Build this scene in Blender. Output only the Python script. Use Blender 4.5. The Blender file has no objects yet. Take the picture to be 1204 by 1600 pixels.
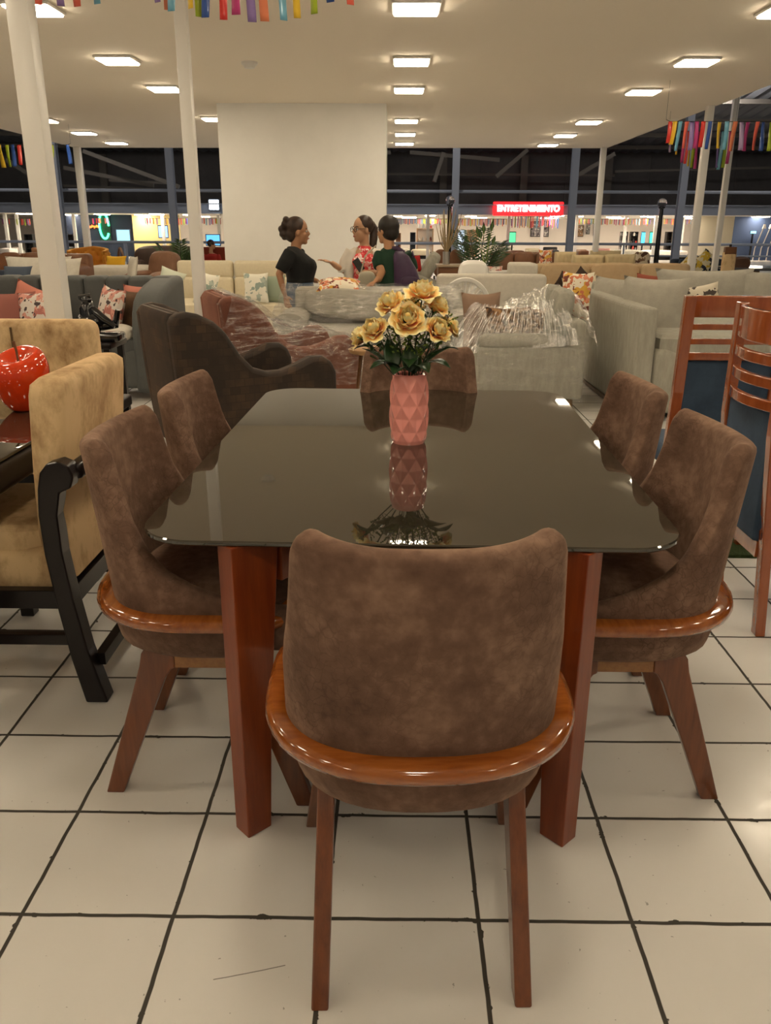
import bpy, bmesh, math, random
from mathutils import Vector, Matrix, Quaternion
S = bpy.context.scene
COL = S.collection
R = math.radians
PI = math.pi
random.seed(7)

# ------------------------------------------------------------ camera, world, exposure
CAM_P = Vector((0.0, 0.0, 1.41))
PITCH, YAW, ROLL, FPX = 0.33315, -0.01191, -0.00405, 1277.15
def cam_axes():
    cp, sp, cy, sy, cr, sr = math.cos(PITCH), math.sin(PITCH), math.cos(YAW), math.sin(YAW), math.cos(ROLL), math.sin(ROLL)
    f = Vector((sy*cp, cy*cp, -sp)); r0 = Vector((cy, -sy, 0)); d0 = f.cross(r0)
    return r0*cr + d0*sr, d0*cr - r0*sr, f
AX = cam_axes()
cd = bpy.data.cameras.new('camera'); cam = bpy.data.objects.new('camera', cd); COL.objects.link(cam)
cd.sensor_fit = 'VERTICAL'; cd.sensor_height = 36.0; cd.lens = 36.0*FPX/1600.0
cd.clip_start = 0.05; cd.clip_end = 200
m = Matrix.Identity(4)
for i in range(3):
    m[i][0] = AX[0][i]; m[i][1] = -AX[1][i]; m[i][2] = -AX[2][i]; m[i][3] = CAM_P[i]
cam.matrix_world = m
S.camera = cam
def at(u, v, y):
    """world point on the depth plane y that the photograph shows at pixel (u, v)"""
    d = AX[0]*((u-602)/FPX) + AX[1]*((v-800)/FPX) + AX[2]
    return CAM_P + d*(y/d.y)

w = bpy.data.worlds.new('world'); S.world = w; w.use_nodes = True
bg = w.node_tree.nodes['Background']; bg.inputs[0].default_value = (1.0, 0.88, 0.72, 1); bg.inputs[1].default_value = 0.14
S.view_settings.view_transform = 'Standard'; S.view_settings.look = 'None'
S.view_settings.exposure = 0.35; S.view_settings.gamma = 1.0; S.view_settings.use_curve_mapping = False
LAMP = (1.0, 0.845, 0.615)
LAMP_E = 30.0

# ------------------------------------------------------------ materials
def srgb(r, g, b):
    f = lambda c: ((c/255+0.055)/1.055)**2.4 if c > 10 else c/255/12.92
    return (f(r), f(g), f(b))
MATS = {}
def mat(name, c, rough=.6, c2=None, nscale=8, stretch=(1,1,1), bump=0, bscale=60, metal=0, sheen=0, coat=0, emit=0, ecol=None, spec=.5, contrast=(.35,.65), detail=5, trans=0, ior=1.45):
    if name in MATS: return MATS[name]
    M = bpy.data.materials.new(name); M.use_nodes = True
    nt = M.node_tree; N = nt.nodes; L = nt.links; b = N['Principled BSDF']
    b.inputs['Base Color'].default_value = (*c, 1); b.inputs['Roughness'].default_value = rough
    b.inputs['Metallic'].default_value = metal; b.inputs['Sheen Weight'].default_value = sheen
    b.inputs['Coat Weight'].default_value = coat; b.inputs['Specular IOR Level'].default_value = spec
    b.inputs['IOR'].default_value = ior; b.inputs['Transmission Weight'].default_value = trans
    if sheen: b.inputs['Sheen Roughness'].default_value = .4; b.inputs['Sheen Tint'].default_value = (*[min(1, x*3+.1) for x in c], 1)
    if coat: b.inputs['Coat Roughness'].default_value = .06
    if emit:
        b.inputs['Emission Color'].default_value = (*(ecol or c), 1); b.inputs['Emission Strength'].default_value = emit
    if c2 or bump:
        tc = N.new('ShaderNodeTexCoord'); mp = N.new('ShaderNodeMapping'); mp.inputs['Scale'].default_value = stretch
        L.new(tc.outputs['Object'], mp.inputs['Vector'])
    if c2:
        n = N.new('ShaderNodeTexNoise'); n.inputs['Scale'].default_value = nscale; n.inputs['Detail'].default_value = detail; n.inputs['Roughness'].default_value = .65
        L.new(mp.outputs[0], n.inputs['Vector'])
        cr = N.new('ShaderNodeValToRGB'); cr.color_ramp.elements[0].position = contrast[0]; cr.color_ramp.elements[1].position = contrast[1]
        cr.color_ramp.elements[0].color = (*c, 1); cr.color_ramp.elements[1].color = (*c2, 1)
        L.new(n.outputs['Fac'], cr.inputs[0]); L.new(cr.outputs[0], b.inputs['Base Color'])
    if bump:
        n2 = N.new('ShaderNodeTexNoise'); n2.inputs['Scale'].default_value = bscale; n2.inputs['Detail'].default_value = 6
        L.new(mp.outputs[0], n2.inputs['Vector'])
        bp = N.new('ShaderNodeBump'); bp.inputs['Strength'].default_value = bump; bp.inputs['Distance'].default_value = .01
        L.new(n2.outputs['Fac'], bp.inputs['Height']); L.new(bp.outputs[0], b.inputs['Normal'])
    MATS[name] = M
    return M

class NT:
    """tiny helper to write node maths"""
    def __init__(s, M): s.nt = M.node_tree; s.N = s.nt.nodes; s.L = s.nt.links
    def m(s, op, a, b=None, c=None):
        n = s.N.new('ShaderNodeMath'); n.operation = op
        for i, x in enumerate((a, b, c)):
            if x is None: continue
            if isinstance(x, (int, float)): n.inputs[i].default_value = x
            else: s.L.new(x, n.inputs[i])
        return n.outputs[0]
    def noise(s, vec, scale, detail=3):
        n = s.N.new('ShaderNodeTexNoise'); n.inputs['Scale'].default_value = scale; n.inputs['Detail'].default_value = detail
        if vec is not None: s.L.new(vec, n.inputs['Vector'])
        return n.outputs['Fac']
    def mix(s, f, a, b):
        n = s.N.new('ShaderNodeMix'); n.data_type = 'RGBA'
        for i, x in ((0, f), (6, a), (7, b)):
            if isinstance(x, (int, float)): n.inputs[i].default_value = x
            elif isinstance(x, tuple): n.inputs[i].default_value = (*x, 1)
            else: s.L.new(x, n.inputs[i])
        return n.outputs[2]
    def ramp(s, f, stops):
        n = s.N.new('ShaderNodeValToRGB'); e = n.color_ramp.elements
        while len(e) < len(stops): e.new(.5)
        for k, (p, c) in enumerate(stops): e[k].position = p; e[k].color = (*c, 1)
        s.L.new(f, n.inputs[0]); return n.outputs[0]

def floor_material():
    M = bpy.data.materials.new('white_glazed_tiles'); M.use_nodes = True
    t = NT(M); b = t.N['Principled BSDF']
    g = t.N.new('ShaderNodeNewGeometry'); sp = t.N.new('ShaderNodeSeparateXYZ'); t.L.new(g.outputs['Position'], sp.inputs[0])
    P = g.outputs['Position']
    wob = t.m('MULTIPLY', t.m('SUBTRACT', t.noise(P, 9, 2), .5), .006)
    def dist(o, o0):
        k = t.m('DIVIDE', t.m('ADD', t.m('SUBTRACT', o, o0), wob), .33)
        fr = t.m('FRACT', t.m('ADD', k, 100.5))
        return t.m('MULTIPLY', t.m('ABSOLUTE', t.m('SUBTRACT', fr, .5)), .33), t.m('FLOOR', t.m('ADD', k, 100.0))
    dx, ix = dist(sp.outputs[0], -.8021); dy, iy = dist(sp.outputs[1], 1.0526)
    d = t.m('MINIMUM', dx, dy)
    chip = t.m('MULTIPLY', t.m('MAXIMUM', t.m('SUBTRACT', t.noise(P, 30, 4), .62), 0), .05)
    d = t.m('SUBTRACT', d, chip)
    line = t.m('SUBTRACT', 1, t.m('MINIMUM', t.m('DIVIDE', t.m('MAXIMUM', t.m('SUBTRACT', d, .0040), 0), .0014), 1))
    line = t.m('MAXIMUM', line, 0)
    # hairline crack on one tile near the camera
    ax, ay, bx, by = -.352, 1.226, -.215, 1.262
    px = t.m('SUBTRACT', sp.outputs[0], ax); py = t.m('SUBTRACT', t.m('ADD', sp.outputs[1], t.m('MULTIPLY', wob, 1.2)), ay)
    ex, ey = bx-ax, by-ay; l2 = ex*ex+ey*ey
    tt = t.m('DIVIDE', t.m('ADD', t.m('MULTIPLY', px, ex), t.m('MULTIPLY', py, ey)), l2)
    tt = t.m('MINIMUM', t.m('MAXIMUM', tt, 0), 1)
    qx = t.m('SUBTRACT', px, t.m('MULTIPLY', tt, ex)); qy = t.m('SUBTRACT', py, t.m('MULTIPLY', tt, ey))
    cd_ = t.m('SQRT', t.m('ADD', t.m('MULTIPLY', qx, qx), t.m('MULTIPLY', qy, qy)))
    crack = t.m('LESS_THAN', cd_, .0011)
    spec = t.m('GREATER_THAN', t.noise(P, 70, 2), .745)
    dark = t.m('MAXIMUM', t.m('MAXIMUM', line, t.m('MULTIPLY', crack, .8)), t.m('MULTIPLY', spec, .55))
    wn = t.N.new('ShaderNodeTexWhiteNoise'); wn.noise_dimensions = '2D'
    cv = t.N.new('ShaderNodeCombineXYZ'); t.L.new(ix, cv.inputs[0]); t.L.new(iy, cv.inputs[1]); t.L.new(cv.outputs[0], wn.inputs['Vector'])
    tilec = t.mix(wn.outputs['Value'], (.66, .645, .62), (.71, .695, .67))
    tilec = t.mix(t.m('MULTIPLY', t.noise(P, 4, 6), .35), tilec, (.57, .545, .51))
    col = t.mix(dark, tilec, (.045, .04, .032))
    t.L.new(col, b.inputs['Base Color'])
    rg = t.m('ADD', t.m('MULTIPLY', t.noise(P, 14, 4), .22), .10)
    t.L.new(t.m('MAXIMUM', rg, t.m('MULTIPLY', dark, .8)), b.inputs['Roughness'])
    h = t.m('ADD', t.m('MULTIPLY', line, -1), t.m('MULTIPLY', t.noise(P, 26, 3), .25))
    bp = t.N.new('ShaderNodeBump'); bp.inputs['Strength'].default_value = .35; bp.inputs['Distance'].default_value = .004
    t.L.new(h, bp.inputs['Height']); t.L.new(bp.outputs[0], b.inputs['Normal'])
    b.inputs['Specular IOR Level'].default_value = .42
    return M

def plastic_material(name='clear_plastic_wrap', amount=.05, streak=.19, scale=(1.6, 1.6, 7), bump=1.0):
    M = bpy.data.materials.new(name); M.use_nodes = True
    t = NT(M); N = t.N; N.remove(N['Principled BSDF']); out = N['Material Output']
    tc = N.new('ShaderNodeTexCoord'); mp = N.new('ShaderNodeMapping'); mp.inputs['Scale'].default_value = scale; mp.inputs['Rotation'].default_value = (.3, .5, .2)
    t.L.new(tc.outputs['Object'], mp.inputs[0])
    n1 = t.noise(mp.outputs[0], 3.5, 6)
    n2 = t.noise(mp.outputs[0], 9, 4)
    ridge = t.m('SUBTRACT', 1, t.m('MULTIPLY', t.m('ABSOLUTE', t.m('SUBTRACT', n1, .5)), 14))
    ridge = t.m('MAXIMUM', ridge, 0)
    bp = N.new('ShaderNodeBump'); bp.inputs['Strength'].default_value = bump; bp.inputs['Distance'].default_value = .05
    t.L.new(t.m('ADD', n1, t.m('MULTIPLY', n2, .4)), bp.inputs['Height'])
    gl = N.new('ShaderNodeBsdfGlossy'); gl.inputs['Roughness'].default_value = .16; gl.inputs['Color'].default_value = (.95, .95, .95, 1)
    t.L.new(bp.outputs[0], gl.inputs['Normal'])
    tr = N.new('ShaderNodeBsdfTransparent'); tr.inputs['Color'].default_value = (.97, .97, .97, 1)
    df = N.new('ShaderNodeBsdfDiffuse'); df.inputs['Color'].default_value = (.85, .85, .83, 1)
    m0 = N.new('ShaderNodeMixShader'); m0.inputs[0].default_value = .12; t.L.new(gl.outputs[0], m0.inputs[1]); t.L.new(df.outputs[0], m0.inputs[2])
    lw = N.new('ShaderNodeLayerWeight'); lw.inputs['Blend'].default_value = .25
    fac = t.m('ADD', t.m('ADD', amount, t.m('MULTIPLY', ridge, streak)), t.m('MULTIPLY', lw.outputs['Facing'], .18))
    fac = t.m('MINIMUM', fac, .85)
    mx = N.new('ShaderNodeMixShader'); t.L.new(fac, mx.inputs[0]); t.L.new(tr.outputs[0], mx.inputs[1]); t.L.new(m0.outputs[0], mx.inputs[2])
    t.L.new(mx.outputs[0], out.inputs['Surface'])
    MATS[name] = M
    return M

def patch_velvet(name, c1, c2, scale=9):
    M = bpy.data.materials.new(name); M.use_nodes = True
    t = NT(M); b = t.N['Principled BSDF']
    tc = t.N.new('ShaderNodeTexCoord')
    mp = t.N.new('ShaderNodeMapping'); sx_ = t.N.new('ShaderNodeSeparateXYZ'); t.L.new(tc.outputs['Object'], sx_.inputs[0]); cx_ = t.N.new('ShaderNodeCombineXYZ')
    t.L.new(t.m('ADD', sx_.outputs[0], sx_.outputs[1]), cx_.inputs[0]); t.L.new(sx_.outputs[2], cx_.inputs[1]); t.L.new(cx_.outputs[0], mp.inputs[0])
    br = t.N.new('ShaderNodeTexBrick'); br.inputs['Scale'].default_value = scale; br.inputs['Mortar Size'].default_value = 0.012
    br.inputs['Color1'].default_value = (*c1, 1); br.inputs['Color2'].default_value = (*c2, 1); br.inputs['Mortar'].default_value = (*[x*.6 for x in c1], 1)
    br.inputs['Brick Width'].default_value = .55; br.inputs['Row Height'].default_value = .42
    t.L.new(mp.outputs[0], br.inputs['Vector'])
    n = t.noise(tc.outputs['Object'], 6, 6)
    col = t.mix(t.ramp(n, [(.35, (0, 0, 0)), (.65, (1, 1, 1))]), br.outputs['Color'], tuple(c1))
    t.L.new(col, b.inputs['Base Color']); b.inputs['Roughness'].default_value = .7
    b.inputs['Sheen Weight'].default_value = .3; b.inputs['Sheen Roughness'].default_value = .35; b.inputs['Sheen Tint'].default_value = (*[min(1, x*4) for x in c2], 1)
    MATS[name] = M
    return M

def blotch(name, base, cols, scale=7, rough=.8, thr=.55):
    """printed cloth: blots of several colours on a ground"""
    M = bpy.data.materials.new(name); M.use_nodes = True
    t = NT(M); b = t.N['Principled BSDF']; tc = t.N.new('ShaderNodeTexCoord')
    col = base
    for k, c in enumerate(cols):
        mp = t.N.new('ShaderNodeMapping'); mp.inputs['Location'].default_value = (k*3.1, k*1.7, k*.9); t.L.new(tc.outputs['Object'], mp.inputs[0])
        n = t.noise(mp.outputs[0], scale*(1+.3*k), 2)
        col = t.mix(t.m('GREATER_THAN', n, thr+.02*k), col, c)
    t.L.new(col, b.inputs['Base Color']); b.inputs['Roughness'].default_value = rough
    MATS[name] = M
    return M

# ------------------------------------------------------------ mesh helpers
class MB:
    def __init__(s): s.v = []; s.f = []
    def add(s, vs, fs):
        o = len(s.v); s.v += [tuple(p) for p in vs]; s.f += [tuple(i+o for i in f) for f in fs]; return s
    def box(s, c, d, rot=None):
        x, y, z = d[0]/2, d[1]/2, d[2]/2
        vs = [Vector(p) for p in ((-x,-y,-z),(x,-y,-z),(x,y,-z),(-x,y,-z),(-x,-y,z),(x,-y,z),(x,y,z),(-x,y,z))]
        if rot is not None: vs = [rot @ p for p in vs]
        return s.add([p+Vector(c) for p in vs], [(0,3,2,1),(4,5,6,7),(0,1,5,4),(1,2,6,5),(2,3,7,6),(3,0,4,7)])
    def rbox(s, c, d, r=.02, seg=3, rot=None):
        bm = bmesh.new(); bmesh.ops.create_cube(bm, size=1.0)
        for p in bm.verts: p.co = Vector((p.co.x*d[0], p.co.y*d[1], p.co.z*d[2]))
        r = min(r, min(d)*.49)
        bmesh.ops.bevel(bm, geom=bm.edges[:], offset=r, segments=seg, profile=.5, affect='EDGES')
        bm.verts.index_update()
        vs = [p.co.copy() for p in bm.verts]; fs = [tuple(q.index for q in f.verts) for f in bm.faces]; bm.free()
        if rot is not None: vs = [rot @ p for p in vs]
        return s.add([p+Vector(c) for p in vs], fs)
    def sq(s, c, d, n=5, k=8, rot=None):
        """soft upholstery block: superquadric"""
        vs, fs = [], []
        for ax in range(3):
            for sg in (-1, 1):
                o = len(vs)
                for i in range(k+1):
                    for j in range(k+1):
                        a, b_ = math.tan((i/k*2-1)*PI/4), math.tan((j/k*2-1)*PI/4)
                        p = [0, 0, 0]; p[ax] = sg; p[(ax+1) % 3] = a; p[(ax+2) % 3] = b_
                        q = sum(abs(x)**n for x in p)**(1/n)
                        p = Vector((p[0]/q*d[0]/2, p[1]/q*d[1]/2, p[2]/q*d[2]/2))
                        if rot is not None: p = rot @ p
                        vs.append(p+Vector(c))
                for i in range(k):
                    for j in range(k):
                        a = o+i*(k+1)+j
                        f = (a, a+k+1, a+k+2, a+1)
                        fs.append(f if sg > 0 else f[::-1])
        return s.add(vs, fs)
    def loft(s, rings, closed=True, cap=True):
        n = len(rings[0]); vs = [p for r in rings for p in r]; fs = []
        for i in range(len(rings)-1):
            for j in range(n if closed else n-1):
                a = i*n+j; b_ = i*n+(j+1) % n
                fs.append((a, b_, b_+n, a+n))
        if cap and closed:
            fs.append(tuple(range(n))[::-1]); fs.append(tuple((len(rings)-1)*n+j for j in range(n)))
        return s.add(vs, fs)
    def tube(s, pts, r, n=8, flat=1.0, cap=True, up=None):
        pts = [Vector(p) for p in pts]; k = len(pts)
        rs = r if isinstance(r, (list, tuple)) else [r]*k
        rings = []; U = None
        for i, p in enumerate(pts):
            t = (pts[min(i+1, k-1)]-pts[max(i-1, 0)]).normalized()
            if U is None:
                h = Vector(up) if up else (Vector((0, 0, 1)) if abs(t.z) < .9 else Vector((1, 0, 0)))
                U = (h - t*h.dot(t)).normalized()
            else:
                U = (U - t*U.dot(t)).normalized()
            W = t.cross(U)
            rings.append([p + U*(math.cos(a)*rs[i]) + W*(math.sin(a)*rs[i]*flat) for a in [2*PI*j/n for j in range(n)]])
        return s.loft(rings, True, cap)
    def lathe(s, prof, n=24, c=(0, 0, 0), cap=True):
        c = Vector(c)
        return s.loft([[c+Vector((r*math.cos(2*PI*j/n), r*math.sin(2*PI*j/n), z)) for j in range(n)] for r, z in prof], True, cap)
    def ell(s, c, d, rot=None, nu=14, nv=10):
        rings = []
        for i in range(nv+1):
            a = -PI/2+PI*i/nv; ca = max(math.cos(a), .02)
            ring = [Vector((d[0]*ca*math.cos(2*PI*j/nu), d[1]*ca*math.sin(2*PI*j/nu), d[2]*math.sin(a))) for j in range(nu)]
            if rot is not None: ring = [rot @ p for p in ring]
            rings.append([p+Vector(c) for p in ring])
        return s.loft(rings)
    def grid(s, fn, nu, nv, closeu=False):
        vs = [fn(i/nu, j/nv) for i in range(nu+(0 if closeu else 1)) for j in range(nv+1)]
        fs = []; w_ = nv+1; tot = nu if closeu else nu+1
        for i in range(nu):
            for j in range(nv):
                a = i*w_+j; b_ = ((i+1) % tot)*w_+j
                fs.append((a, b_, b_+1, a+1))
        return s.add(vs, fs)
    def prism(s, pts2, z0, z1, plane='xy'):
        """extrude a 2-D outline; plane names the outline's axes"""
        def P(a, b_, h): return {'xy': (a, b_, h), 'xz': (a, h, b_), 'yz': (h, a, b_)}[plane]
        n = len(pts2); vs = [P(a, b_, z0) for a, b_ in pts2]+[P(a, b_, z1) for a, b_ in pts2]
        fs = [tuple(range(n)), tuple(range(n, 2*n))[::-1]]+[(j, n+j, n+(j+1) % n, (j+1) % n) for j in range(n)]
        return s.add(vs, fs)
    def build(s, name, material, parent=None, smooth=True, bevel=0, ang=40, sub=0, solid=0):
        me = bpy.data.meshes.new(name); me.from_pydata(s.v, [], s.f); me.validate()
        bm = bmesh.new(); bm.from_mesh(me); bmesh.ops.recalc_face_normals(bm, faces=bm.faces); bm.to_mesh(me); bm.free()
        if smooth:
            me.polygons.foreach_set('use_smooth', [True]*len(me.polygons)); me.set_sharp_from_angle(angle=R(ang))
        me.materials.append(material)
        o = bpy.data.objects.new(name, me); COL.objects.link(o)
        if parent: o.parent = parent
        if bevel:
            b = o.modifiers.new('bevel', 'BEVEL'); b.width = bevel; b.segments = 3; b.limit_method = 'ANGLE'; b.angle_limit = R(35)
        if solid:
            q = o.modifiers.new('thickness', 'SOLIDIFY'); q.thickness = solid; q.offset = 0
        if sub:
            q = o.modifiers.new('subdivision', 'SUBSURF'); q.levels = sub; q.render_levels = sub
        return o

def tag(o, label, cat, group=None, kind=None):
    if label: o['label'] = label
    if cat: o['category'] = cat
    if group: o['group'] = group
    if kind: o['kind'] = kind
    return o
def thing(name, label, cat, loc=(0, 0, 0), rz=0, group=None):
    o = bpy.data.objects.new(name, None); COL.objects.link(o); o.empty_display_size = .1
    o.location = loc; o.rotation_euler = (0, 0, rz)
    return tag(o, label, cat, group)
def struct(o): o['kind'] = 'structure'; return o
def dup(root, loc=None, rz=None, label=None, group=None, scale=None):
    r = root.copy(); COL.objects.link(r)
    if loc is not None: r.location = loc
    if rz is not None: r.rotation_euler = (0, 0, rz)
    if scale: r.scale = scale
    if label: r['label'] = label
    if group: r['group'] = group
    for ch in list(root.children):
        c = ch.copy(); COL.objects.link(c); c.parent = r
        for g in list(ch.children):
            d = g.copy(); COL.objects.link(d); d.parent = c
    return r
def rz3(a): return Matrix.Rotation(a, 3, 'Z')
def rx3(a): return Matrix.Rotation(a, 3, 'X')
def ry3(a): return Matrix.Rotation(a, 3, 'Y')

# material library
WHITE = mat('warm_white_plaster', (.87, .86, .83), .75, c2=(.84, .83, .80), nscale=3)
CEIL = mat('ceiling_plaster', (.93, .85, .73), .8)
LIT = mat('lit_diffuser', (1, 1, 1), .5, emit=LAMP_E, ecol=LAMP)
LITFAR = mat('lit_diffuser_far', (1, 1, 1), .5, emit=24, ecol=(1, .85, .66))
POST = mat('white_painted_steel', (.80, .78, .74), .28, bump=.15, bscale=18)
def suede_material():
    M = bpy.data.materials.new('brown_suede'); M.use_nodes = True; t = NT(M); b = t.N['Principled BSDF']
    tc = t.N.new('ShaderNodeTexCoord'); O = tc.outputs['Object']
    n1 = t.noise(O, 7, 10); n2 = t.noise(O, 38, 8); n3 = t.noise(O, 3, 3)
    wv = t.N.new('ShaderNodeVectorMath'); wv.operation = 'MULTIPLY_ADD'
    nc = t.N.new('ShaderNodeTexNoise'); nc.inputs['Scale'].default_value = 9; nc.inputs['Detail'].default_value = 4; t.L.new(O, nc.inputs['Vector'])
    t.L.new(nc.outputs['Color'], wv.inputs[0]); wv.inputs[1].default_value = (.12, .12, .12); t.L.new(O, wv.inputs[2])
    vo = t.N.new('ShaderNodeTexVoronoi'); vo.feature = 'DISTANCE_TO_EDGE'; vo.inputs['Scale'].default_value = 42; t.L.new(wv.outputs[0], vo.inputs['Vector'])
    vein = t.m('MULTIPLY', t.m('LESS_THAN', vo.outputs['Distance'], .045), t.m('MINIMUM', t.m('MAXIMUM', t.m('MULTIPLY', t.m('SUBTRACT', n3, .42), 5), 0), 1))
    f = t.m('ADD', t.m('MULTIPLY', n1, .62), t.m('MULTIPLY', n2, .38))
    c = t.ramp(f, [(.34, (.082, .044, .029)), (.5, (.145, .083, .056)), (.66, (.245, .150, .104))])
    c = t.mix(t.m('MULTIPLY', vein, .38), c, (.045, .022, .014))
    t.L.new(c, b.inputs['Base Color']); b.inputs['Roughness'].default_value = .85
    b.inputs['Sheen Weight'].default_value = .35; b.inputs['Sheen Roughness'].default_value = .4; b.inputs['Sheen Tint'].default_value = (.5, .32, .22, 1)
    b.inputs['Specular IOR Level'].default_value = .25
    bp = t.N.new('ShaderNodeBump'); bp.inputs['Strength'].default_value = .5; bp.inputs['Distance'].default_value = .006
    t.L.new(t.m('SUBTRACT', n2, t.m('MULTIPLY', vein, .5)), bp.inputs['Height']); t.L.new(bp.outputs[0], b.inputs['Normal'])
    return M
SUEDE = suede_material()
RIMW = mat('varnished_orange_wood', (.22, .056, .009), .1, c2=(.31, .095, .017), nscale=7, stretch=(1, 6, 6), coat=.8)
LEGW = mat('varnished_brown_wood', (.11, .030, .009), .28, c2=(.175, .052, .015), nscale=6, stretch=(8, 8, .8), coat=.5)
TLEGW = mat('varnished_red_wood', (.16, .026, .005), .3, c2=(.23, .047, .009), nscale=5, stretch=(7, 7, .7), coat=.25)
SEATBAR = mat('ochre_wood_bar', (.25, .10, .02), .3, c2=(.33, .14, .03), nscale=8, stretch=(1, 8, 8), coat=.5)
GLASS = mat('smoked_black_glass', (.028, .023, .015), .02, spec=.75, ior=1.6)
GLASSEDGE = mat('dark_glass_edge', (.012, .014, .011), .1)
PINK = mat('glossy_pink_ceramic', srgb(244, 160, 150), .1, coat=.6)
DKWOOD = mat('near_black_wood', (.008, .005, .005), .32, spec=.3, coat=.15)
BEIGE = mat('beige_velvet', (.26, .145, .058), .75, c2=(.64, .46, .25), nscale=9, stretch=(1, 1, .6), sheen=.5, detail=8, contrast=(.28, .54), bump=.15, bscale=30)
GREYV = mat('grey_velvet', (.070, .073, .072), .7, c2=(.088, .092, .09), nscale=3, sheen=.35)
DKPATCH = patch_velvet('dark_brown_patch_velvet', (.016, .008, .004), (.060, .031, .014))
RUST = mat('rust_velvet', (.14, .045, .025), .7, c2=(.22, .078, .042), nscale=4, sheen=.4)
WRAP = plastic_material()
WRAPS = plastic_material('taut_plastic_film', .24, .12, (3, 3, 14), .15)
CREAM = mat('cream_fabric', (.70, .62, .45), .8, c2=(.66, .58, .42), nscale=30)
OFFW = mat('offwhite_fabric', (.60, .56, .48), .8, c2=(.55, .51, .44), nscale=20)
LGREY = mat('light_grey_linen', (.30, .285, .235), .85, c2=(.37, .355, .30), nscale=14, stretch=(2, 2, .5), bump=.2, bscale=120)
LGREY2 = mat('pale_grey_linen', (.41, .385, .325), .85, c2=(.355, .335, .285), nscale=12, bump=.15, bscale=120)
BLUEV = mat('navy_blue_velvet', (.020, .040, .075), .8, c2=(.040, .072, .120), nscale=6, sheen=.3)
BROWNL = mat('brown_leather', (.15, .062, .026), .45, c2=(.20, .085, .036), nscale=5)
DKBROWN = mat('dark_brown_leather', (.055, .032, .024), .45, c2=(.075, .045, .034), nscale=5)
TAUPE = mat('taupe_leather', (.20, .095, .05), .5, c2=(.25, .125, .07), nscale=4)
TAN = mat('tan_fabric', (.45, .32, .18), .8, c2=(.50, .36, .21), nscale=10)
MUSTARD = mat('mustard_velvet', (.52, .21, .018), .7, sheen=.4, c2=(.42, .16, .012), nscale=6)
NAVY = mat('navy_fabric', (.016, .024, .042), .8)
STEEL = mat('blue_grey_steel', (.34, .38, .46), .5)
STEELD = mat('dark_blue_grey_steel', (.03, .036, .05), .5)
BLACK = mat('black_gloss', (.008, .008, .009), .15, coat=.6)
BLACKM = mat('black_matte', (.012, .012, .012), .6)
DARKWALL = mat('dark_warehouse_wall', (.10, .095, .095), .85, c2=(.125, .118, .115), nscale=1.2)
ROOFM = mat('dark_corrugated_roof', (.16, .17, .19), .7)
BRACE = mat('dusty_brown_steel', (.15, .135, .115), .7)
SHOPW = mat('shop_white_wall', (.80, .74, .68), .8)
WOODM = mat('mid_brown_wood', (.13, .055, .022), .4, c2=(.17, .075, .03), nscale=4, stretch=(1, 1, 6))
LWOOD = mat('light_oak', (.42, .25, .12), .5)
PLASTICW = mat('white_moulded_plastic', (.80, .78, .73), .3)
LEAFD = mat('dark_green_leaf', (.010, .032, .010), .35, c2=(.018, .050, .014), nscale=20)
LEAFL = mat('yellow_green_sprig', (.16, .22, .025), .5, c2=(.09, .15, .02), nscale=30)
STEMG = mat('dark_stem', (.018, .030, .010), .5)
PALM = mat('palm_green', (.022, .060, .014), .45, c2=(.045, .095, .02), nscale=12)
# ============================================================ THE SETTING
fl = MB().box((2, 26, -.05), (60, 64, .1)).build('floor', floor_material(), smooth=False); struct(fl)
ce = MB().prism([(-6.98, -4.5), (4.43, -4.5), (4.43, 18.95), (-6.98, 19.2)], 3.05, 3.32).build('ceiling', CEIL, smooth=False); struct(ce)
wc = MB().box((-1.335, 13.05, 1.525), (2.35, 1.1, 3.05)).build('wall_column', WHITE, smooth=False); struct(wc)
# warehouse beyond: dark gable wall, corrugated roof, fascia, far shop shell
wb = MB().box((0, 44.15, 4.6), (70, .3, 4.7)); 
for k in range(-16, 17): wb.box((k*2.1, 43.97, 4.6), (.12, .06, 4.7))
struct(wb.build('wall_back', DARKWALL, smooth=False))
rf = MB()
def roofz(y): return 5.0+(44-y)*.11
for k in range(0, 130):
    x = -33+k*.52
    rf.add([(x, 44.3, roofz(44.3)), (x+.26, 44.3, roofz(44.3)+.07), (x+.52, 44.3, roofz(44.3)), (x, 3, roofz(3)), (x+.26, 3, roofz(3)+.07), (x+.52, 3, roofz(3))], [(0, 1, 4, 3), (1, 2, 5, 4)])
struct(rf.build('ceiling_roof', ROOFM, smooth=False, solid=.02))
for i, y in enumerate((42, 39.5, 37, 34, 31, 28, 24, 20, 16, 12, 8)):
    struct(MB().box((0, y, roofz(y)-.14), (66, .09, .16)).build('trim_%d' % (i+1), BRACE if y > 30 else STEELD, smooth=False))
n_tr = 12
def bar(p, q, wd, mt, name=None):
    global n_tr
    p, q = Vector(p), Vector(q); d = q-p; rot = d.to_track_quat('Z', 'Y').to_matrix()
    o = MB().box((p+q)/2, (wd, wd, d.length), rot).build('trim_%d' % n_tr, mt, smooth=False); n_tr += 1
    return struct(o)
for u0, v0, u1, v1, y in [(775, 276, 824, 234, 38), (678, 284, 693, 238, 38), (130, 236, 280, 292, 37), (100, 262, 240, 290, 38), (900, 275, 960, 240, 38), (10, 250, 90, 300, 38), (640, 238, 780, 250, 40), (500, 250, 610, 238, 40)]:
    bar(at(u0, v0, y), at(u1, v1, y), .16, BRACE)
for u0, v0, u1, v1, y in [(100, 290, 340, 300, 41), (170, 282, 260, 286, 40), (605, 272, 960, 274, 42.5), (960, 268, 1204, 262, 42)]:
    bar(at(u0, v0, y), at(u1, v1, y), .1, BRACE)
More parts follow.
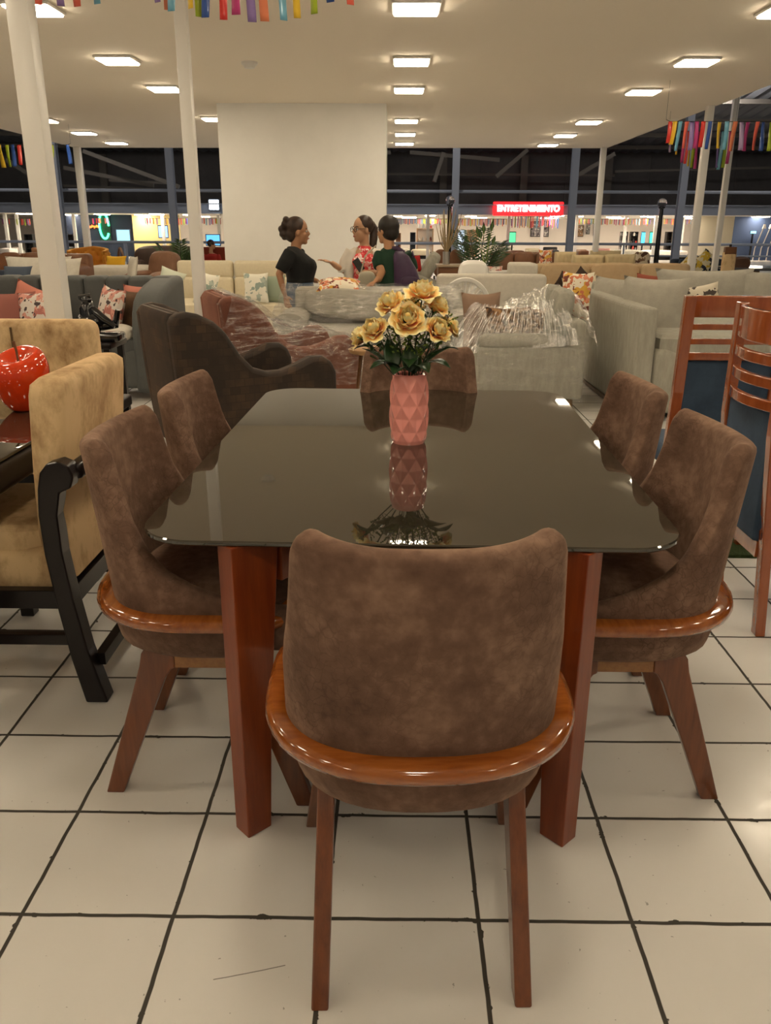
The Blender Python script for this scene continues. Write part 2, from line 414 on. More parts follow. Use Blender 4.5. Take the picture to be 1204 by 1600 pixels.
struct(MB().box((0, 40, 2.26), (70, .3, .40)).box((0, 39.9, 2.47), (70, .5, .05)).build('trim_%d' % n_tr, STEEL, smooth=False)); n_tr += 1
struct(MB().box((0, 47.2, 2.10), (70, 14.2, .08)).build('ceiling_far', mat('shop_ceiling', (.72, .68, .62), .8), smooth=False))
struct(MB().box((0, 54.2, 1.2), (70, .3, 2.4)).build('wall_far', SHOPW, smooth=False))
for x0, x1, y, mt in [(-13.6, -11.2, 44.5, mat('yellow_lit_wall', (.75, .62, .30), .8)), (14.3, 16.2, 42, mat('cream_partition', (.78, .70, .52), .8)), (16.3, 24, 43, mat('slate_blue_wall', (.055, .085, .17), .8)), (-17.4, -13.8, 45, mat('navy_partition', (.02, .03, .06), .7))]:
    struct(MB().box(((x0+x1)/2, y, 1.03), (x1-x0, .2, 2.06)).build('wall_far_partition', mt, smooth=False))
# side walls of the warehouse (out of view, close the hall)
struct(MB().box((-32, 24, 5), (.3, 44, 10)).build('wall_left', DARKWALL, smooth=False))
struct(MB().box((33, 24, 5), (.3, 44, 10)).build('wall_right', DARKWALL, smooth=False))

# ------------------------------------------------------------ ceiling panels
def downlight(x, y, label):
    t = thing('ceiling_panel_light', label, 'ceiling light', (x, y, 3.05), 0, 'square ceiling panel lights')
    MB().rbox((0, 0, -.012), (.385, .385, .024), .01).build('frame', POST, t)
    MB().rbox((0, 0, -.029), (.345, .345, .018), .006).build('diffuser', LIT, t)
ORD = ['nearest', 'second nearest', 'third nearest', 'fourth nearest', 'fifth nearest', 'farthest']
vis = {-5.67: [14.35, 16.15, 17.95], -2.87: [7.32, 9.38, 11.18, 14.1], .135: [7.28, 9.41, 11.22, 14.27, 16.19, 17.92], 3.04: [7.35, 9.42, 11.33, 14.37, 16.32, 18.1]}
nm = {-5.67: 'far left row', -2.87: 'row by the slim post', .135: 'middle row', 3.04: 'right row'}
for x, ys in vis.items():
    for k, y in enumerate(ys):
        downlight(x, y, 'lit square ceiling panel, %s of the %s' % (ORD[k] if k < len(ys)-1 else 'farthest', nm[x]))
for x in (-5.67, -2.87, .135, 3.04):
    for y in (5.4, 3.5, 1.6, -.4, -2.4):
        downlight(x, y, 'lit square ceiling panel overhead near the camera, above the frame')
for y in (7.35, 9.4, 11.2): downlight(-5.67, y, 'lit square ceiling panel left of the frame')
t = thing('smoke_detector', 'small round white smoke detector on the ceiling left of the column', 'smoke detector', (-1.55, 9.56, 3.05))
MB().lathe([(.001, -.06), (.05, -.058), (.07, -.03), (.085, -.02), (.085, 0), (.001, 0)], 20).build('housing', PLASTICW, t)
MB().lathe([(.03, -.056), (.035, -.05), (.03, -.045)], 14, cap=True).build('sensor', POST, t)

# ------------------------------------------------------------ posts
def post(x, y, wd, label, top=3.05, mt=POST, name='support_post', grp='white posts holding the ceiling'):
    t = thing(name, label, 'post', (x, y, 0), 0, grp)
    MB().rbox((0, 0, top/2), (wd, wd, top), .006, 2).build('shaft', mt, t, smooth=True)
    MB().box((0, 0, .006), (wd*2, wd*2, .012)).build('base_plate', mt, t, smooth=False)
    return t
post(-1.79, 4.42, .105, 'thick white steel post nearest the camera, behind the beige bench')
post(-1.545, 6.62, .088, 'slim white post right of the thick near post, behind the brown armchair')
post(4.34, 12.64, .10, 'white post under the right edge of the ceiling, behind the grey corner sofa')
post(5.19, 14.0, .085, 'white post outside the ceiling edge, right of the one with ribbons', top=4.0)
post(4.33, 18.8, .115, 'white post at the far right corner of the ceiling')
post(-6.86, 19.0, .135, 'white post at the far left corner of the ceiling')
for x, lb in [(-10.1, 'blue grey steel column left of the far left white post'), (-6.7, 'blue grey steel column behind the slim white post'), (1.72, 'blue grey steel column behind the lamp post and dried branches'), (5.2, 'blue grey steel column right of the red sign'), (8.4, 'blue grey steel column behind the right lamp post')]:
    t = thing('steel_column', lb, 'column', (x, 26.0, 0), 0, 'blue grey columns of the hall')
    c = MB(); c.box((0, -.1, 3.4), (.2, .02, 6.8)); c.box((0, .1, 3.4), (.2, .02, 6.8)); c.box((0, 0, 3.4), (.1, .2, 6.8)); c.build('shaft', STEEL, t, smooth=False)
    MB().box((0, 0, .01), (.35, .35, .02)).build('base_plate', STEEL, t, smooth=False)
for u in (164, 692, 817, 948, 600):
    x = at(u, 300, 43.6).x
    tag(MB().box((x, 43.7, 3.55), (.34, .25, 2.6)).build('wall_pilaster', BRACE, smooth=False), None, None, None, 'structure')
pp = tag(MB().tube([(-16, 26.2, 2.48), (16, 26.2, 2.48)], .045, 10).build('pipe', STEEL), 'long horizontal grey pipe crossing between the steel columns', 'pipe')
t = thing('railing', 'blue grey tubular railing along the far side of the showroom', 'railing', (0, 26.6, 0))
MB().tube([(-16, 0, 1.0), (16, 0, 1.0)], .04, 8).build('top_rail', STEEL, t)
MB().tube([(7, 0, .66), (16, 0, .66)], .025, 8).build('middle_rail', STEEL, t)
MB().tube([(7, 0, .32), (16, 0, .32)], .025, 8).build('middle_rail', STEEL, t)
for x in (-15, -12.5, -8.4, -4, 0, 3.4, 7, 10.3, 13.6): MB().tube([(x, 0, 0), (x, 0, 1.0)], .03, 8).build('baluster', STEEL, t)

# ============================================================ DINING SET
TR = R(-1.4)
table = thing('dining_table', 'dining table with smoked black glass top on red wooden legs', 'table', (.052, 2.518, 0), TR)
def rrect(w_, d_, r, n=8):
    pts = []
    for cx, cy, a0 in ((w_/2-r, d_/2-r, 0), (-w_/2+r, d_/2-r, 90), (-w_/2+r, -d_/2+r, 180), (w_/2-r, -d_/2+r, 270)):
        for k in range(n+1):
            a = R(a0+90*k/n); pts.append((cx+r*math.cos(a), cy+r*math.sin(a)))
    return pts
g = MB(); o = rrect(1.21, 1.79, .13, 10); i_ = rrect(1.204, 1.784, .127, 10)
g.loft([[(x, y, .763) for x, y in i_], [(x, y, .766) for x, y in o], [(x, y, .772) for x, y in o], [(x, y, .775) for x, y in i_]])
g.build('glass_top', GLASS, table)
def table_leg(sx, sy):
    # plank set on the diagonal, tapering to the floor
    px, py = sx*.40, sy*.885
    d = Vector((-sx, -sy, 0)).normalized(); n = Vector((d.y, -d.x, 0))
    rings = []
    for z, L_, th in ((0, .068, .056), (.30, .084, .056), (.762, .125, .056)):
        b0 = Vector((px, py, z))
        rings.append([b0+n*th/2, b0+d*L_+n*th/2, b0+d*L_-n*th/2, b0-n*th/2])
    return MB().loft(rings)
for sx in (-1, 1):
    for sy in (-1, 1): table_leg(sx, sy).build('leg', TLEGW, table, smooth=False, bevel=.003)
for sx, sy in ((-1, -1), (1, -1), (-1, 1), (1, 1)):
    a = Vector((sx*.31, sy*.79, .70)); b_ = Vector((sx*.05, sy*.36, .70)); d = (b_-a)
    MB().box((a+b_)/2, (d.length, .045, .115), rz3(math.atan2(d.y, d.x))).build('apron', TLEGW, table, smooth=False, bevel=.004)
MB().box((0, 0, .70), (.16, .80, .115)).build('centre_rail', TLEGW, table, smooth=False, bevel=.004)

# ---- upholstered tub chair (front is +y)
def u_path(hw, rear, ystart, yfront, n=2.5, k=72):
    """plan of the shell from the front left round the rear to the front right, with normals"""
    pts = []
    for i in range(9): pts.append(Vector((-hw, yfront+(ystart-yfront)*i/8, 0)))
    for i in range(1, k):
        a = PI*i/k; c, s_ = -math.cos(a), math.sin(a)
        q = (abs(c)**n+abs(s_)**n)**(1/n)
        pts.append(Vector((hw*c/q, ystart-(ystart-rear)*s_/q, 0)))
    for i in range(9): pts.append(Vector((hw, ystart+(yfront-ystart)*i/8, 0)))
    return pts
def smooth01(t): t = max(0, min(1, t)); return t*t*(3-2*t)
def make_chair(label, mtag=''):
    t = thing('dining_chair', label, 'chair', (0, 0, 0), 0, 'brown suede dining chairs around the table')
    # --- back shell
    P = u_path(.262, -.238, -.02, .235)
    TZ = [(-.30, .940), (-.235, .940), (-.20, .949), (-.175, .955), (-.165, .953), (-.153, .930), (-.145, .87), (-.130, .79), (-.092, .70), (-.038, .645), (.03, .605), (.10, .578), (.16, .568), (.24, .565)]
    def top_z(p):
        for (y0, z0), (y1, z1) in zip(TZ[:-1], TZ[1:]):
            if y0 <= p.y <= y1: return z0+(z1-z0)*(p.y-y0)/(y1-y0)
        return .565
    def flare(p, z):
        k = (z-.5)/.45
        return Vector((p.x*(1+.0*k), p.y-(0.05*k if p.y < 0 else 0.05*k*max(0, 1-p.y/.1)), z))
    rings = []
    n_ = len(P)
    for i in range(n_):
        tg = (P[min(i+1, n_-1)]-P[max(i-1, 0)]).normalized(); nr = Vector((tg.y, -tg.x, 0))
        if nr.dot(P[i]) < 0 and abs(P[i].y) < .5 and P[i].y < 0: nr = -nr
        if P[i].y >= 0: nr = Vector((math.copysign(1, P[i].x), 0, 0))
        zt = top_z(P[i]); th = .048 if P[i].y < 0 else .040
        ring = []
        z0 = .445
        for k in range(9):
            z = z0+(zt-.02-z0)*k/8; ring.append(flare(P[i], z)+nr*(0 if k else -.02))
        for k in range(1, 7):
            a = PI*k/7; ring.append(flare(P[i], zt-.02+.02*math.sin(a))-nr*(th/2*(1-math.cos(a))))
        for k in range(9):
            z = zt-.02+(z0-zt+.02)*k/8; ring.append(flare(P[i], z)-nr*th)
        rings.append(ring)
    sh = MB().loft(rings, True, True)
    sh.build('backrest', SUEDE, t, ang=80)
    # --- D-shaped outline helper
    def dring(hw, rear, front, z, n=44):
        out = []
        for j in range(n):
            a = 2*PI*j/n; c, s_ = math.cos(a), math.sin(a); e = 2.4 if s_ < 0 else 4.5
            q = (abs(c)**e+abs(s_)**e)**(1/e)
            out.append(Vector((hw*c/q, (front if s_ > 0 else -rear)*s_/q, z)))
        return out
    b = MB().loft([dring(.15, -.13, .13, .408), dring(.222, -.214, .19, .411), dring(.248, -.243, .21, .430), dring(.262, -.252, .225, .475), dring(.266, -.250, .23, .535), dring(.10, -.1, .1, .54)])
    b.build('seat_shell', SUEDE, t, ang=80)
    s = MB().loft([dring(.216, -.185, .225, .53), dring(.222, -.19, .238, .555), dring(.216, -.184, .232, .578), dring(.19, -.155, .205, .594), dring(.09, -.07, .1, .602)])
    s.build('seat_cushion', SUEDE, t, ang=80)
    # --- wooden rim: rounded bar swept round the seat
    rr = []
    prof = [(-.020, -.017), (.012, -.019), (.024, -.012), (.027, 0), (.024, .012), (.012, .018), (-.020, .016)]
    O = dring(.277, -.262, .24, 0, 64)
    for j, p in enumerate(O):
        nx = O[(j+1) % 64]-O[j-1]; nr = Vector((nx.y, -nx.x, 0)).normalized()
        rr.append([p+nr*a+Vector((0, 0, 0.531+c)) for a, c in prof])
    rm = MB(); k = len(prof); rm.add([p for r in rr for p in r], [(j*k+q, j*k+(q+1) % k, ((j+1) % 64)*k+(q+1) % k, ((j+1) % 64)*k+q) for j in range(64) for q in range(k)])
    rm.build('wooden_rim', RIMW, t, ang=60)
    # --- legs: bent legs joined by a side bar
    def leg(sx, rear):
        x0 = sx*(.195 if rear else .24); sg = -1 if rear else 1; xt = sx*.18
        foot, sh_ = sg*.255, sg*.125
        side = [(foot+sg*.022, 0), (sh_+sg*.035, .37), (sh_+sg*.028, .405), (sh_+sg*.012, .43), (sh_-sg*.055, .43), (sh_-sg*.055, .368), (sh_-sg*.045, .363), (sh_-sg*.028, .338), (foot-sg*.024, 0)]
        a = [Vector((x0+(xt-x0)*z/.43-.0165, y, z)) for y, z in side]; c = [Vector((x0+(xt-x0)*z/.43+.0165, y, z)) for y, z in side]
        n = len(side); q = MB()
        q.add(a+c, [tuple(range(n)), tuple(range(n, 2*n))[::-1]]+[(j, (j+1) % n, n+(j+1) % n, n+j) for j in range(n)])
        return q
    for sx in (-1, 1):
        for rear in (True, False): leg(sx, rear).build('leg', LEGW, t, smooth=False, bevel=.004)
        MB().box((sx*.18, 0, .398), (.031, .139, .060)).build('side_bar', SEATBAR, t, smooth=False)
    MB().box((0, -.10, .40), (.34, .03, .05)).box((0, .10, .40), (.34, .03, .05)).build('cross_bar', LEGW, t, smooth=False)
    return t
c0 = make_chair('brown suede dining chair in the foreground, its back to the camera')
c0.location = (.05, 1.442, 0); c0.rotation_euler = (0, 0, R(2))
dup(c0, (-.478, 2.0, 0), R(-90), 'brown suede dining chair nearer of the two on the left of the glass table')
dup(c0, (-.458, 2.595, 0), R(-91), 'brown suede dining chair farther of the two on the left of the glass table')
dup(c0, (.577, 2.0, 0), R(90), 'brown suede dining chair nearer of the two on the right of the glass table')
dup(c0, (.565, 2.62, 0), R(91), 'brown suede dining chair farther of the two on the right of the glass table')
dup(c0, (.095, 3.19, 0), R(180), 'brown suede dining chair at the far end of the table, behind the vase')

# ---- vase and artificial roses
VY = 2.515; VX = .042
vase = thing('vase', 'glossy pink ceramic vase with diamond facets on the black glass table', 'vase', (VX, VY, .775))
def vr(z):
    k = z/.214
    return .0585*(1-.18*(2*k-1)**2*1.0-.10*(max(0, .12-k)/.12)**1.5*1.6)+.003*0
def vfn(u, v):
    z = .214*v; a = u*10; b_ = v*5.0
    p, q = 8*u+2.6*v, 8*u-2.6*v
    tri = lambda x: abs((x % 1)-.5)*2
    d = max(tri(p), tri(q))**1.6-.55
    fade = min(1, (1-v)*9, v*7)
    r = (.0595*(1-.11*(2*v-1)**2) - (.004*max(0, .06-v)/.06))*(1+.10*d*max(fade, 0))
    return Vector((r*math.cos(2*PI*u), r*math.sin(2*PI*u), z))
vb = MB(); vb.grid(vfn, 256, 110, True)
vb.lathe([(.050, .214), (.047, .217), (.043, .213), (.043, .14), (.001, .138)], 40, cap=False)
vb.lathe([(.001, .0), (.047, .0), (.047, .002)], 40, cap=False)
vb.build('body', PINK, vase, ang=30)

def rose_mat():
    M = bpy.data.materials.new('yellow_peach_petal'); M.use_nodes = True; t = NT(M); b = t.N['Principled BSDF']
    at_ = t.N.new('ShaderNodeAttribute'); at_.attribute_name = 'petal_length'
    tc = t.N.new('ShaderNodeTexCoord'); n = t.noise(tc.outputs['Object'], 60, 3)
    f = t.m('ADD', at_.outputs['Fac'], t.m('MULTIPLY', t.m('SUBTRACT', n, .5), .75))
    c = t.ramp(f, [(.12, srgb(250, 148, 108)), (.42, srgb(255, 200, 122)), (.70, srgb(255, 222, 140)), (1.0, srgb(255, 242, 192))])
    t.L.new(c, b.inputs['Base Color']); b.inputs['Roughness'].default_value = .6; b.inputs['Subsurface Weight'].default_value = .25; b.inputs['Subsurface Radius'].default_value = (.02, .012, .006)
    return M
PETAL = rose_mat()
def rose_bloom(openness=1.0, seed=0):
    rnd = random.Random(seed); b = MB(); al = []
    b.ell((0, 0, .020), (.0095, .0095, .017), None, 10, 8); al += [.7]*len(b.v)
    # n, radius, height, closing (+ leans in at the top, - rolls out)
    layers = [(3, .0125, .040, .55), (4, .0185, .041, .32), (5, .0255, .038, .05), (5, .0325, .033, -.30), (5, .039, .027, -.65)]
    for li, (n, rad, h, close) in enumerate(layers):
        for k in range(n):
            a0 = 2*PI*(k+rnd.uniform(-.14, .14))/n+li*.75; half = PI/n*1.55
            ro = rad*rnd.uniform(.93, 1.07)*(1 if li < 2 else openness); hh = h*rnd.uniform(.93, 1.07); cl = close+rnd.uniform(-.08, .08); tw = rnd.uniform(-.4, .4)
            def fn(u, v, a0=a0, half=half, ro=ro, hh=hh, cl=cl, tw=tw, li=li):
                s_ = u*2-1; wv = math.sin(PI*min(1, .20+v*.58))**.7
                a = a0+s_*half*wv+tw*.15*v
                r = ro*(.30+.70*math.sin(min(1, v*1.25)*PI/2))*(1-cl*max(0, v-.45)**1.4*1.1)+.0022*s_
                z = hh*v*(1-.20*s_*s_*v)-(.013*(-cl)*max(0, v-.5)**1.3*2.6*(.6+.8*s_*s_) if cl < 0 else 0)+.0026*math.sin(s_*5+a0*5)*v*v
                r += .003*math.sin(s_*6.5+a0*7)*v*v*(1 if li > 1 else .3)
                return Vector((r*math.cos(a), r*math.sin(a), z-.0025*li))
            b.grid(fn, 12, 9); al += [jj/9+(.0 if li > 1 else .12) for ii in range(13) for jj in range(10)]
    return b, al
def leaf_mb(L_, W_, droop=.3):
    def fn(u, v):
        s_ = u*2-1; wv = math.sin(PI*min(1, v*1.0)**.75)*W_/2
        return Vector((s_*wv, v*L_, -.25*abs(s_)*wv*0+abs(s_)*wv*.35 - droop*L_*v*v))
    return MB().grid(fn, 6, 10)
bloom_a = rose_bloom(1.0, 3); bloom_b = rose_bloom(.88, 8)
def orient(d):
    return Vector(d).to_track_quat('Z', 'Y')
ROSES = [ # u, v, dy, tilt dir, scale, label
 (660, 452, 0.00, (.05, -.35, 1), 1.06, 'topmost peach yellow rose in the pink vase'),
 (608, 470, -.01, (-.45, -.5, .9), 1.06, 'upper left peach rose leaning left in the pink vase'),
 (637, 496, -.06, (-.05, -.9, .7), 1.08, 'front centre yellow rose facing the camera in the pink vase'),
 (582, 512, -.03, (-.5, -.7, .7), 1.02, 'left yellow rose with orange lower petals in the pink vase'),
 (560, 524, .03, (-.9, .0, .6), .90, 'leftmost half hidden yellow rose in the pink vase'),
 (686, 513, -.04, (.55, -.7, .7), 1.02, 'lower right peach rose in the pink vase'),
 (684, 474, .03, (.5, -.1, .9), 1.0, 'upper right yellow rose in the pink vase'),
 (642, 475, .06, (.0, .2, 1), .95, 'rear yellow rose behind the front ones in the pink vase'),
 (706, 508, .04, (.9, .2, .6), .75, 'small rightmost yellow rose bud in the pink vase')]
ROSEZ = vase.location.z+.19
for k, (u, v, dy, td, sc, lb) in enumerate(ROSES):
    c = at(u, v, VY+dy); td = Vector(td).normalized()
    base = Vector((VX+(c.x-VX)*.13, VY+(c.y-VY)*.13, .93))
    t = thing('artificial_rose', lb, 'rose', base, 0, 'artificial roses in the pink vase')
    hp = c-td*.016*sc-base
    bb, al_ = bloom_a if k % 2 == 0 else bloom_b
    bl = bb.build('bloom', PETAL, t, ang=180)
    if len(bl.data.vertices) == len(al_): bl.data.attributes.new('petal_length', 'FLOAT', 'POINT').data.foreach_set('value', al_)
    else: print('PETAL MISMATCH')
    bl.location = hp; bl.scale = (sc,)*3; bl.rotation_mode = 'QUATERNION'; bl.rotation_quaternion = orient(td) @ Quaternion((0, 0, 1), k*1.1)
    ca = MB().lathe([(.002, -.018), (.006, -.014), (.010, -.004), (.016, .006), (.017, .012)], 10, cap=True).build('calyx', STEMG, t)
    ca.location = hp; ca.rotation_mode = 'QUATERNION'; ca.rotation_quaternion = orient(td)
    p1 = Vector((hp.x*.55, hp.y*.55, hp.z*.6))
    MB().tube([(0, 0, 0), Vector((hp.x*.22, hp.y*.22, hp.z*.33)), p1, hp-td*.014], .0021, 6).build('stem', STEMG, t)
def big_leaf(u, v, dy, L_, W_, ang, pitch, parent):
    c = at(u, v, VY+dy)
    o = leaf_mb(L_, W_).build('leaf', LEAFD, parent, ang=180, solid=.0012)
    o.location = c-parent.location
    o.rotation_euler = (pitch, 0, ang)
    return o
roses = [o for o in COL.objects if o.name.startswith('artificial_rose')]
for (u, v, dy, L_, W_, ang, pit, ri) in [
 (615, 578, -.045, .105, .058, R(20), R(72), 3), (640, 582, -.05, .095, .050, R(5), R(80), 2), (646, 585, -.03, .08, .045, R(-12), R(60), 2),
 (603, 570, -.03, .085, .042, R(75), R(48), 4), (662, 572, -.03, .10, .05, R(-72), R(48), 5), (625, 575, -.055, .075, .03, R(110), R(35), 3),
 (650, 560, .02, .09, .045, R(-45), R(50), 6), (600, 550, .02, .08, .04, R(60), R(45), 1), (690, 545, 0, .06, .03, R(-60), R(10), 5), (575, 542, 0, .05, .025, R(60), R(5), 3),
 (628, 575, -.02, .10, .055, R(165), R(14), 2), (650, 572, -.02, .10, .055, R(-160), R(14), 2), (612, 568, -.01, .09, .05, R(135), R(12), 3), (668, 566, -.01, .09, .05, R(-135), R(12), 5), (640, 560, .0, .10, .055, R(178), R(10), 7)]:
    big_leaf(u, v, dy, L_, W_, ang, pit, roses[ri])
def sprig(label, u, v, dy, seed, mt=LEAFL):
    rnd = random.Random(seed); c = at(u, v, VY+dy)
    base = Vector((VX+(c.x-VX)*.12, VY+(c.y-VY)*.12, .93)); t = thing('filler_sprig', label, 'greenery sprig', base, 0, 'yellow green filler sprigs in the pink vase')
    hp = c-base
    st = MB(); lf = MB(); st.tube([(0, 0, 0), (hp.x*.3, hp.y*.3, hp.z*.45), hp], .0014, 5)
    for k in range(26):
        f = .55+.47*k/26; p = Vector((hp.x*f, hp.y*f, hp.z*f)); a = k*2.4
        d = Vector((math.cos(a), math.sin(a)*.8, rnd.uniform(.3, 1.1))).normalized(); L_ = rnd.uniform(.016, .032)
        e = p+d*L_; st.tube([p, e], .0007, 4)
        for s_ in (.6, .85, 1.05):
            q = p+d*L_*s_; w_ = d.cross(Vector((rnd.uniform(-1, 1), rnd.uniform(-1, 1), .3))).normalized()*.0042
            dd = d*.010
            lf.add([q, q+dd*.5+w_, q+dd, q+dd*.5-w_], [(0, 1, 2, 3)])
    st.build('stem', STEMG, t); lf.build('leaflets', mt, t, smooth=False, solid=.0006)
LEAFM = mat('mid_green_sprig', (.045, .10, .02), .5)
sprig('yellow green sprig under the front centre rose', 622, 520, -.03, 1); sprig('yellow green sprig right of the front centre rose', 650, 525, -.03, 2)
sprig('mid green sprig between the left and front roses', 603, 510, 0, 3, LEAFM); sprig('mid green sprig near the upper right rose', 672, 490, .0, 4, LEAFM)
sprig('mid green sprig below the left roses', 575, 535, .0, 5, LEAFM); sprig('yellow green sprig at the far right of the bouquet', 700, 495, .02, 6)
sprig('mid green sprig below the lower right rose', 680, 535, .0, 7, LEAFM); sprig('yellow green sprig left of the top rose', 640, 470, .02, 8)
# ------------------------------------------------------------ unseen lamps added to brighten the dark roof and hall
ADDED_GLOW = mat('added_lamp_glow', (1, 1, 1), .5, emit=280, ecol=(1, .92, .85))
for x, y in ((-12, 22.5), (0, 22.5), (12, 22.5), (-12, 33), (0, 33), (12, 33), (16, 12)):
    t = thing('added_hall_lamp', 'added unseen lamp hanging under the dark roof above the frame', 'lamp', (x, y, 6.0), 0, 'added unseen lamps under the roof')
    MB().tube([(0, 0, .2), (0, 0, roofz(y)-6.0)], .015, 6).build('cord', BLACKM, t)
    MB().lathe([(.05, .25), (.12, .2), (.2, .05), (.19, .04)], 16).build('shade', STEELD, t)
    MB().ell((0, 0, 0), (.15, .15, .12)).build('bulb', ADDED_GLOW, t)

# ============================================================ SOFT FURNITURE BUILDERS
def soft_chair_leg(x, y, h=.12, r=.025): return MB().lathe([(r*.7, 0), (r, h)], 10, (x, y, 0))
def sofa(label, loc, rz, w_, d_, h_, mt, seat=.45, armw=.16, armh=.62, n=2, backt=.22, arms=(1, 1), legh=.08, cat='sofa', group=None, backseams=None, name='sofa', cushmat=None, backcush=True, legmat=None, lean=.12):
    """origin: middle of the footprint on the floor; faces -y"""
    t = thing(name, label, cat, loc, rz, group)
    lx, rx = -w_/2+(armw if arms[0] else 0), w_/2-(armw if arms[1] else 0)
    MB().rbox((0, 0, legh+(seat-.15-legh)/2), (w_-.01, d_-.02, seat-.15-legh), .03).build('base', mt, t)
    MB().rbox((0, d_/2-backt/2, legh+(h_-legh)/2), (w_-.02, backt, h_-legh), .05).build('back', mt, t)
    cw = (rx-lx)/n
    for k in range(n):
        cx = lx+cw*(k+.5)
        MB().sq((cx, -backt/2-.005, seat-.075), (cw-.006, d_-backt+.02, .17), 7).build('seat_cushion', cushmat or mt, t)
        if backcush:
            MB().sq((cx, d_/2-backt-.05, seat+(h_-seat)*.52), (cw-.008, .17, (h_-seat)*1.02), 5, rot=rx3(-lean)).build('back_cushion', cushmat or mt, t)
    for sx, on in ((-1, arms[0]), (1, arms[1])):
        if on: MB().rbox((sx*(w_/2-armw/2), 0, legh+(armh-legh)/2), (armw, d_, armh-legh), armw*.38, 4).build('armrest', mt, t)
    for sx in (-1, 1):
        for sy in (-1, 1): soft_chair_leg(sx*(w_/2-.08), sy*(d_/2-.08), legh+.01).build('leg', legmat or DKWOOD, t)
    return t
def pillow_mb(w_, h_, t_, pinch=.10):
    """throw pillow standing in its own xz plane, centred"""
    b = MB()
    for sg in (-1, 1):
        def fn(u, v, sg=sg):
            a, c = u*2-1, v*2-1
            x = a*(1-pinch*(1-c*c)); z = c*(1-pinch*(1-a*a))
            th = max(0, (1-a**2)*(1-c**2))**.42
            return Vector((x*w_/2, sg*th*t_/2, z*h_/2))
        b.grid(fn, 14, 14)
    return b
def pillow(label, c, w_, h_, t_, mt, rz=0, tilt=0, roll=0, group=None, trim=None, name='throw_pillow', cat='pillow'):
    o = pillow_mb(w_, h_, t_).build(name, mt, None, ang=180)
    o.location = c
    o.rotation_euler = (Matrix.Rotation(rz, 4, 'Z') @ Matrix.Rotation(tilt, 4, 'X') @ Matrix.Rotation(roll, 4, 'Y')).to_euler()
    return tag(o, label, cat, group)

# ============================================================ LEFT DINING TABLE, ITS CHAIR AND BENCH
t = thing('dining_table', 'near black dining table with glass top carrying the red apple', 'table', (-1.78, 2.62, 0))
MB().rbox((0, 0, .72), (1.30, 1.36, .085), .02).build('frame', DKWOOD, t)
MB().rbox((0, 0, .769), (1.27, 1.33, .012), .004).build('glass_top', GLASS, t)
for sx in (-1, 1):
    for sy in (-1, 1): MB().loft([[(sx*.50+a*r, sy*.56+b*r, z) for a, b in ((-1, -1), (1, -1), (1, 1), (-1, 1))] for r, z in ((.03, 0), (.045, .68))]).build('leg', DKWOOD, t, smooth=False)
# apple
t = thing('decorative_apple', 'big glossy red apple ornament on the left black table', 'ornament', (-1.365, 2.955, .775))
RED = mat('glossy_red_lacquer', (.66, .045, .006), .08, coat=.6)
AP = [(.001, .012), (.030, .001), (.048, .006), (.070, .034), (.090, .080), (.101, .128), (.099, .165), (.085, .196), (.062, .206), (.038, .198), (.016, .180), (.001, .172)]
def apple(u, v):
    f = v*(len(AP)-1); i = min(int(f), len(AP)-2); g_ = f-i
    p0, p1, p2, p3 = AP[max(i-1, 0)], AP[i], AP[i+1], AP[min(i+2, len(AP)-1)]
    cr = lambda a, b_, c, d: .5*(2*b_+(c-a)*g_+(2*a-5*b_+4*c-d)*g_*g_+(3*b_-a-3*c+d)*g_**3)
    r, z = max(.0005, cr(p0[0], p1[0], p2[0], p3[0])), cr(p0[1], p1[1], p2[1], p3[1])
    r *= 1+.012*math.cos(5*2*PI*u)*abs(z-.12)/.1
    return Vector((r*math.cos(2*PI*u), r*math.sin(2*PI*u), z+.022*math.cos(2*PI*u-1.3)*max(0, z-.1)/.1))
MB().grid(apple, 48, 44, True).build('body', RED, t, ang=180)
MB().tube([(0, 0, .165), (-.002, 0, .215), (-.008, 0, .25)], [.004, .0045, .006], 8).build('stem', WOODM, t)

# beige armchair at the right end of the left table (faces -x)
t = thing('dining_armchair', 'beige velvet dining armchair with black wooden frame, its back towards the glass table', 'chair', (-1.22, 2.545, 0), R(-90))
# local: faces -y, so that world -x is local -y ; local x = world -y
def brng(y0, y1, hw, z, r=.03, n=5):
    return [Vector((x, (y0+y1)/2+y, z)) for x, y in rrect(hw*2, y1-y0, r, n)]
b = MB(); b.loft([brng(.19, .245, .26, .395), brng(.165, .245, .285, .41), brng(.155, .243, .288, .55), brng(.165, .262, .288, .75), brng(.180, .285, .286, .96), brng(.185, .287, .280, .99), brng(.205, .270, .262, 1.008)])
b.build('backrest', BEIGE, t, ang=50)
MB().rbox((0, -.02, .40), (.54, .46, .17), .035).build('seat_base', BEIGE, t)
MB().sq((0, -.04, .50), (.50, .42, .12), 5).build('seat_cushion', BEIGE, t)
for sx in (-1, 1):
    q = [(.292, .772), (.262, .785), (.232, .778), (.208, .75), (.196, .70), (.188, .62), (.190, .50), (.205, .34), (.228, .15), (.256, 0), (.325, 0), (.282, .18), (.258, .35), (.243, .50), (.243, .62), (.258, .69), (.292, .705), (.305, .74)]
    MB().prism(q, sx*.295-.032, sx*.295+.032, 'yz').build('rear_leg', DKWOOD, t, smooth=False, bevel=.006)
    MB().prism([(-.21, 0), (-.16, 0), (-.17, .72), (-.22, .72)], sx*.295-.025, sx*.295+.025, 'yz').build('front_leg', DKWOOD, t, smooth=False, bevel=.004)
    MB().box((sx*.285, .02, .205), (.03, .44, .035)).build('stretcher', DKWOOD, t, smooth=False, bevel=.003)
    MB().box((sx*.29, .01, .345), (.035, .42, .06)).build('seat_rail', DKWOOD, t, smooth=False, bevel=.003)
